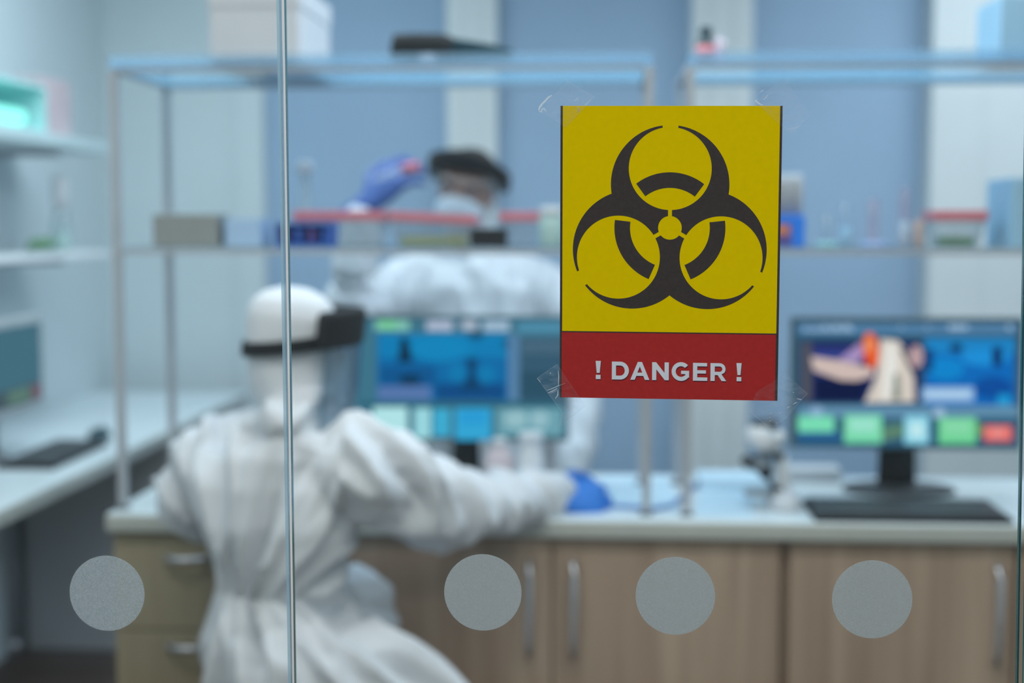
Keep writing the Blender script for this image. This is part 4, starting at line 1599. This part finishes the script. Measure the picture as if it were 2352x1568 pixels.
# head in the hood, turned to the right
hf = Vector((.85, .50, -.12)).normalized()
hr = hf.cross(up).normalized()
hu = hr.cross(hf).normalized()
hc = S_(674, 772, 2.78)
def H(f, r, u): return hc + hf * f + hr * r + hu * u
head = [(.012, 0, -.14, .070, .075), (.010, 0, -.095, .074, .088), (.004, 0, -.05, .074, .090), (.0, 0, 0, .076, .094), (-.004, 0, .04, .075, .094), (-.006, 0, .068, .064, .082), (-.006, 0, .085, .046, .060), (-.006, 0, .095, .02, .026)]
loft(bm, [(H(f, r, u), hr * ra, hf * rb) for f, r, u, ra, rb in head], 22)
# right arm reaching onto the bench
limb(bm, [S_(740, 1050, 2.70), S_(838, 1082, 2.70), S_(955, 1136, 2.79), S_(1062, 1180, 2.89), S_(1165, 1152, 3.02), S_(1262, 1138, 3.135)], [.080, .084, .082, .069, .056, .045])
# left arm, folded in front of the body
limb(bm, [S_(535, 1048, 2.83), S_(474, 1085, 2.86), S_(442, 1140, 2.88), S_(520, 1225, 2.97)], [.080, .072, .064, .05])
# collar and hood folds at the neck
limb(bm, [S_(590, 978, 2.72), S_(650, 965, 2.69), S_(750, 985, 2.73)], [.030, .036, .03])
# legs
limb(bm, [S_(620, 1510, 2.76), S_(730, 1430, 2.82), S_(825, 1408, 2.90), S_(838, 1570, 2.92), Vector((-.23, 2.93, .12))], [.125, .112, .084, .066, .05])
limb(bm, [S_(660, 1560, 2.66), S_(800, 1560, 2.68), S_(935, 1580, 2.72), Vector((-.155, 2.73, .34)), Vector((-.175, 2.73, .12))], [.125, .112, .088, .066, .05])
# shoes (covered feet)
limb(bm, [Vector((-.24, 2.92, .075)), Vector((-.16, 2.945, .05)), Vector((-.09, 2.95, .042))], [.048, .042, .036])
limb(bm, [Vector((-.19, 2.72, .075)), Vector((-.09, 2.76, .05)), Vector((-.02, 2.79, .042))], [.048, .042, .036])
def wr1(p):
    if (p - hc).length < .15:
        return .004
    return .010 if p.z < .74 and p.y > 2.80 else .027
def fold_coords(p):
    """folds fan down the back to the waist, and run along the sleeve and thigh"""
    w = S_(560, 1345, 2.72)
    if p.z > .70 and p.x > sleeve_x:
        t = (p - sleeve_a)
        al = t.dot(sleeve_d)
        return Vector((al * 3.5, (t - sleeve_d * al).z * 15 + al * 6, p.y * 12))
    a = math.atan2(p.x - w.x, abs(p.z - w.z) + .10)
    return Vector((a * 6.5, p.y * 7, (p - w).length * 2.6))
sleeve_a, sleeve_b = S_(800, 1040, 2.70), S_(1075, 1180, 2.90)
sleeve_d = (sleeve_b - sleeve_a).normalized()
sleeve_x = sleeve_a.x
seated = remesh('person', bm, .0075, [M_suit], 4, wrinkle=wr1, coords=fold_coords, seed=3.1, rest=(WF - .004, WB, ZT))
tag(seated, 'person in white hooded coverall seated at the bench with back to the glass', 'person')
# strap, visor foam, shield
def ringband(bm, fr, hz, r_out, thick, a0, a1, tilt, n=30):
    """band round the head: angle 0 = face side; sweeps a0..a1; height follows tilt*cos"""
    rows = []
    for i in range(n + 1):
        a = a0 + (a1 - a0) * i / n
        c, s = math.cos(a), math.sin(a)
        cu = fr[2] + tilt * c
        rad_f, rad_r = r_out
        rows.append([bm.verts.new(H(fr[0] + (rad_f + t) * c, (rad_r + t) * s, cu + h)) for t, h in ((0, -hz), (thick, -hz), (thick, hz), (0, hz))])
    for q0, q1 in zip(rows, rows[1:]):
        for k in range(4):
            bm.faces.new((q0[k], q0[(k + 1) % 4], q1[(k + 1) % 4], q1[k]))
    if abs((a1 - a0) - 2 * math.pi) > .01:
        bm.faces.new(rows[0][::-1]); bm.faces.new(rows[-1])


b = BM(); ringband(b, (0, 0, -.012), .014, (.093, .078), .007, math.radians(-205), math.radians(205), .022)
vis = obj('head_strap', b, M_foam, seated, smooth=False); vis['label'] = 'black elastic strap of the face shield'
b = BM(); ringband(b, (.004, 0, .014), .036, (.094, .074), .044, math.radians(-82), math.radians(82), .022)
obj('visor_pad', b, M_foam, seated, bevel=.016)['label'] = 'black brow pad of the face shield'
b = BM()
rows = []
for i in range(25):
    a = math.radians(-80 + 160 * i / 24)
    col_ = []
    for j in range(8):
        u = .035 - j * .035
        rr = .128 + .006 * j / 7
        col_.append(b.verts.new(H(.01 + rr * math.cos(a), rr * .84 * math.sin(a), u)))
    rows.append(col_)
for q0, q1 in zip(rows, rows[1:]):
    for k in range(7):
        b.faces.new((q0[k], q0[k + 1], q1[k + 1], q1[k]))
sh = obj('shield_sheet', b, clear('tinted_face_shield_sheet', (0.66, 0.76, 0.82, 1), haze=0.05, haze_col=(0.8, 0.88, 0.95, 1), refl=0.14, rough=0.12), seated, smooth=True)
sh['label'] = 'clear curved face shield'
sh.modifiers.new('t', 'SOLIDIFY').thickness = .001
# face under the shield (turned away)
b = BM()
loft(b, [(H(.078, 0, -.075), hr * .03, hu * .03), (H(.098, 0, -.06), hr * .034, hu * .045), (H(.108, 0, -.055), hr * .02, hu * .03)], 16)
obj('face_mask', b, M_mask, seated, smooth=True)
hnd = hand('glove', S_(1268, 1136, 3.14), Vector((.92, .25, -.10)), Vector((-.1, -.75, .75)), [M_glove], seated, curl=1.25, scale=1.2, thumb_side=-1, spread=.05)
hnd['label'] = 'bright blue glove resting on the bench'
hnd2 = hand('glove', S_(535, 1228, 2.985), Vector((.8, .45, .1)), Vector((-.4, .6, .8)), [M_glove], seated, curl=.6, thumb_side=-1)

# stool under the seated person
sx, sy = S_(650, 1560, 2.74).x, 2.76
t = thing('lab_stool', (sx, sy, 0), 'black wheeled stool under the seated person', 'stool')
zs = 0.40
b = BM(); lathe(b, (sx, sy, zs - .06), [(.15, 0), (.185, .012), (.19, .035), (.18, .055), (.14, .062)], 28); obj('seat', b, M_black, t)
b = BM(); lathe(b, (sx, sy, .09), [(.03, 0), (.03, .12), (.02, .125), (.02, zs - .15)], 16); obj('column', b, M_alu, t)
for k in range(5):
    a = 2 * math.pi * k / 5 + .3
    e = Vector((sx + .25 * math.cos(a), sy + .22 * math.sin(a), .075))
    b = BM(); tube(b, [Vector((sx, sy, .11)), e], [.02, .014], 10); lg = obj('leg', b, M_black, t)
    b = BM(); tube(b, [e + Vector((-.012, 0, -.047)), e + Vector((.012, 0, -.047))], .027, 14); obj('castor', b, M_dark, lg)

# ---- standing person behind the bench
PY = 4.15
bm = BM()
X = Vector((1, 0, 0)); Yv = Vector((0, 1, 0))
tors = [(1085, 520, .060, .062), (1090, 560, .068, .066), (1095, 585, .105, .078), (1098, 610, .175, .105), (1100, 660, .215, .125), (1104, 740, .215, .135), (1108, 860, .205, .135), (1112, 980, .205, .140), (1115, 1080, .215, .145), (1115, 1180, .20, .14), (1115, 1240, .15, .11)]
loft(bm, [(at(x, y, PY), X * ra, Yv * rb) for x, y, ra, rb in tors], 26)
hc2 = at(1074, 436, PY)
tilt = Vector((0.17, 0, 1)).normalized()
hf2 = Vector((-.20, -.95, -.22)).normalized()
hr2 = hf2.cross(tilt).normalized()
hu2 = hr2.cross(hf2).normalized()
def H2(f, r, u): return hc2 + hf2 * f + hr2 * r + hu2 * u
head2 = [(.022, 0, -.125, .040, .050), (.016, 0, -.10, .060, .074), (.008, 0, -.05, .074, .090), (.002, 0, 0, .082, .098), (-.004, 0, .05, .080, .096), (-.006, 0, .085, .062, .076), (-.006, 0, .108, .036, .046), (-.006, 0, .116, .014, .018)]
loft(bm, [(H2(f, r, u), hr2 * ra, hf2 * rb) for f, r, u, ra, rb in head2], 22)
# nose
loft(bm, [(H2(.092, 0, .015), hr2 * .008, hu2 * .008), (H2(.100, 0, -.012), hr2 * .012, hu2 * .014), (H2(.112, 0, -.025), hr2 * .010, hu2 * .008)], 10)
# ears
for s in (-1, 1):
    loft(bm, [(H2(-.005, s * .076, -.01), hf2 * .016, hu2 * .03), (H2(-.012, s * .092, -.008), hf2 * .012, hu2 * .024)], 10)
# raised right arm
limb(bm, [at(985, 640, 4.15), at(925, 660, 4.13), at(862, 690, 4.03), at(805, 705, 3.95), at(815, 600, 3.92), at(834, 500, 3.90)], [.085, .085, .075, .068, .062, .046])
# left arm hanging, hand at the bench
limb(bm, [at(1225, 650, 4.15), at(1268, 690, 4.14), at(1315, 800, 4.12), at(1330, 900, 4.08), at(1325, 1000, 4.0), at(1310, 1080, 3.92)], [.085, .082, .068, .060, .054, .044])
# legs and feet
for s, px in ((-1, 1045), (1, 1185)):
    limb(bm, [at(px, 1200, PY), Vector((at(px, 1200, PY).x, PY, .5)), Vector((at(px, 1200, PY).x, PY + .01, .12))], [.12, .085, .06])
    q = at(px, 1200, PY).x
    limb(bm, [Vector((q, PY + .03, .06)), Vector((q, PY - .08, .05)), Vector((q, PY - .15, .042))], [.05, .045, .036])
def face_pick(c, n):
    d = c - hc2
    f, r, u = d.dot(hf2), d.dot(hr2), d.dot(hu2)
    if u > -.16 and u < .125 and abs(r) < .11 and (f > .02 or abs(r) > .078 and u > -.06 and u < .04) and d.length < .16 and (r / .074) ** 2 + ((u + .02) / .105) ** 2 < 1.25:
        return 1
    return 0
def wr2(p):
    if (p - hc2).length < .16: return .0
    return .013
standing = remesh('person', bm, .0085, [M_suit, M_skin], 2, wrinkle=wr2, wfreq=(15, 13, 5), pick=face_pick, seed=9.4)
tag(standing, 'person in white coverall standing behind the bench, looking at a raised sample tube', 'person')
# black brow foam band over the head
def band2(bm, f0, hz, rf, rr_, thick, a0, a1, u0, tl, n=30):
    rows = []
    for i in range(n + 1):
        a = a0 + (a1 - a0) * i / n
        c, s = math.cos(a), math.sin(a)
        rows.append([bm.verts.new(H2(f0 + (rf + t) * c, (rr_ + t) * s, u0 + tl * c + h)) for t, h in ((0, -hz), (thick, -hz), (thick, hz), (0, hz))])
    for q0, q1 in zip(rows, rows[1:]):
        for k in range(4):
            bm.faces.new((q0[k], q0[(k + 1) % 4], q1[(k + 1) % 4], q1[k]))
    bm.faces.new(rows[0][::-1]); bm.faces.new(rows[-1])
b = BM(); band2(b, 0, .024, .097, .086, .036, math.radians(-112), math.radians(112), .046, .068)
obj('visor_pad', b, M_foam, standing, bevel=.006)['label'] = 'black brow pad of the face shield'
# dark hair showing above the pad
b = BM()
loft(b, [(H2(-.006, 0, .072), hr2 * .083, hf2 * .099), (H2(-.006, 0, .092), hr2 * .066, hf2 * .080), (H2(-.006, 0, .113), hr2 * .04, hf2 * .05), (H2(-.006, 0, .121), hr2 * .014, hf2 * .018)], 22)
obj('hair', b, M_hair, standing, smooth=True)
b = BM()
rows = []
for i in range(25):
    a = math.radians(-88 + 176 * i / 24)
    col_ = []
    for j in range(8):
        u = .062 - j * .033
        rr = .122 + .006 * j / 7
        col_.append(b.verts.new(H2(.004 + rr * math.cos(a), rr * .95 * math.sin(a), u)))
    rows.append(col_)
for q0, q1 in zip(rows, rows[1:]):
    for k in range(7):
        b.faces.new((q0[k], q0[k + 1], q1[k + 1], q1[k]))
sh = obj('shield_sheet', b, M_shield, standing, smooth=True)
sh['label'] = 'clear curved face shield'
sh.modifiers.new('t', 'SOLIDIFY').thickness = .001
b = BM()
loft(b, [(H2(.060, 0, -.056), hr2 * .074, hu2 * .062), (H2(.090, 0, -.052), hr2 * .062, hu2 * .058), (H2(.112, 0, -.048), hr2 * .040, hu2 * .044), (H2(.122, 0, -.046), hr2 * .016, hu2 * .022)], 22)
obj('face_mask', b, M_mask, standing, smooth=True)['label'] = 'white face mask'
for s in (-1, 1):
    b = BM(); loft(b, [(H2(.086, s * .031, .010), hr2 * .014, hu2 * .007), (H2(.093, s * .031, .010), hr2 * .009, hu2 * .005)], 12)
    e = obj('eye', b, M_boxwhite, standing, smooth=True)
    b = BM(); loft(b, [(H2(.0925, s * .031, .009), hr2 * .005, hu2 * .005), (H2(.095, s * .031, .009), hr2 * .003, hu2 * .003)], 10)
    obj('iris', b, M_hair, e)
    b = BM(); tube(b, [H2(.090, s * .014, .026), H2(.094, s * .032, .032), H2(.084, s * .050, .026)], [.004, .0045, .003], 8)
    obj('eyebrow', b, M_hair, standing)
gl = hand('glove', at(842, 470, 3.895), Vector((.72, -.05, .70)), Vector((-.35, -.85, .40)), [M_glove2], standing, curl=.85, spread=.22, scale=1.3, thumb_side=-1)
gl['label'] = 'dark blue glove raised with the sample tube'
hand('glove', at(1308, 1092, 3.91), Vector((-.1, -.5, -.85)), Vector((.3, -.8, .4)), [M_glove2], standing, curl=.5, thumb_side=1)
# the sample tube in the raised hand
tp0, tp1, tp2 = at(858, 412, 3.82), at(925, 389, 3.82), at(962, 380, 3.82)
t = thing('sample_tube', tp1, 'sample tube with a red cap held in the raised dark blue glove', 'tube')
b = BM(); tube(b, [tp0, tp1], .008, 14, round_ends=True); obj('tube_body', b, M_clearplastic, t)
b = BM(); tube(b, [tp1, tp2], .013, 14); obj('cap', b, M_redlid, t)
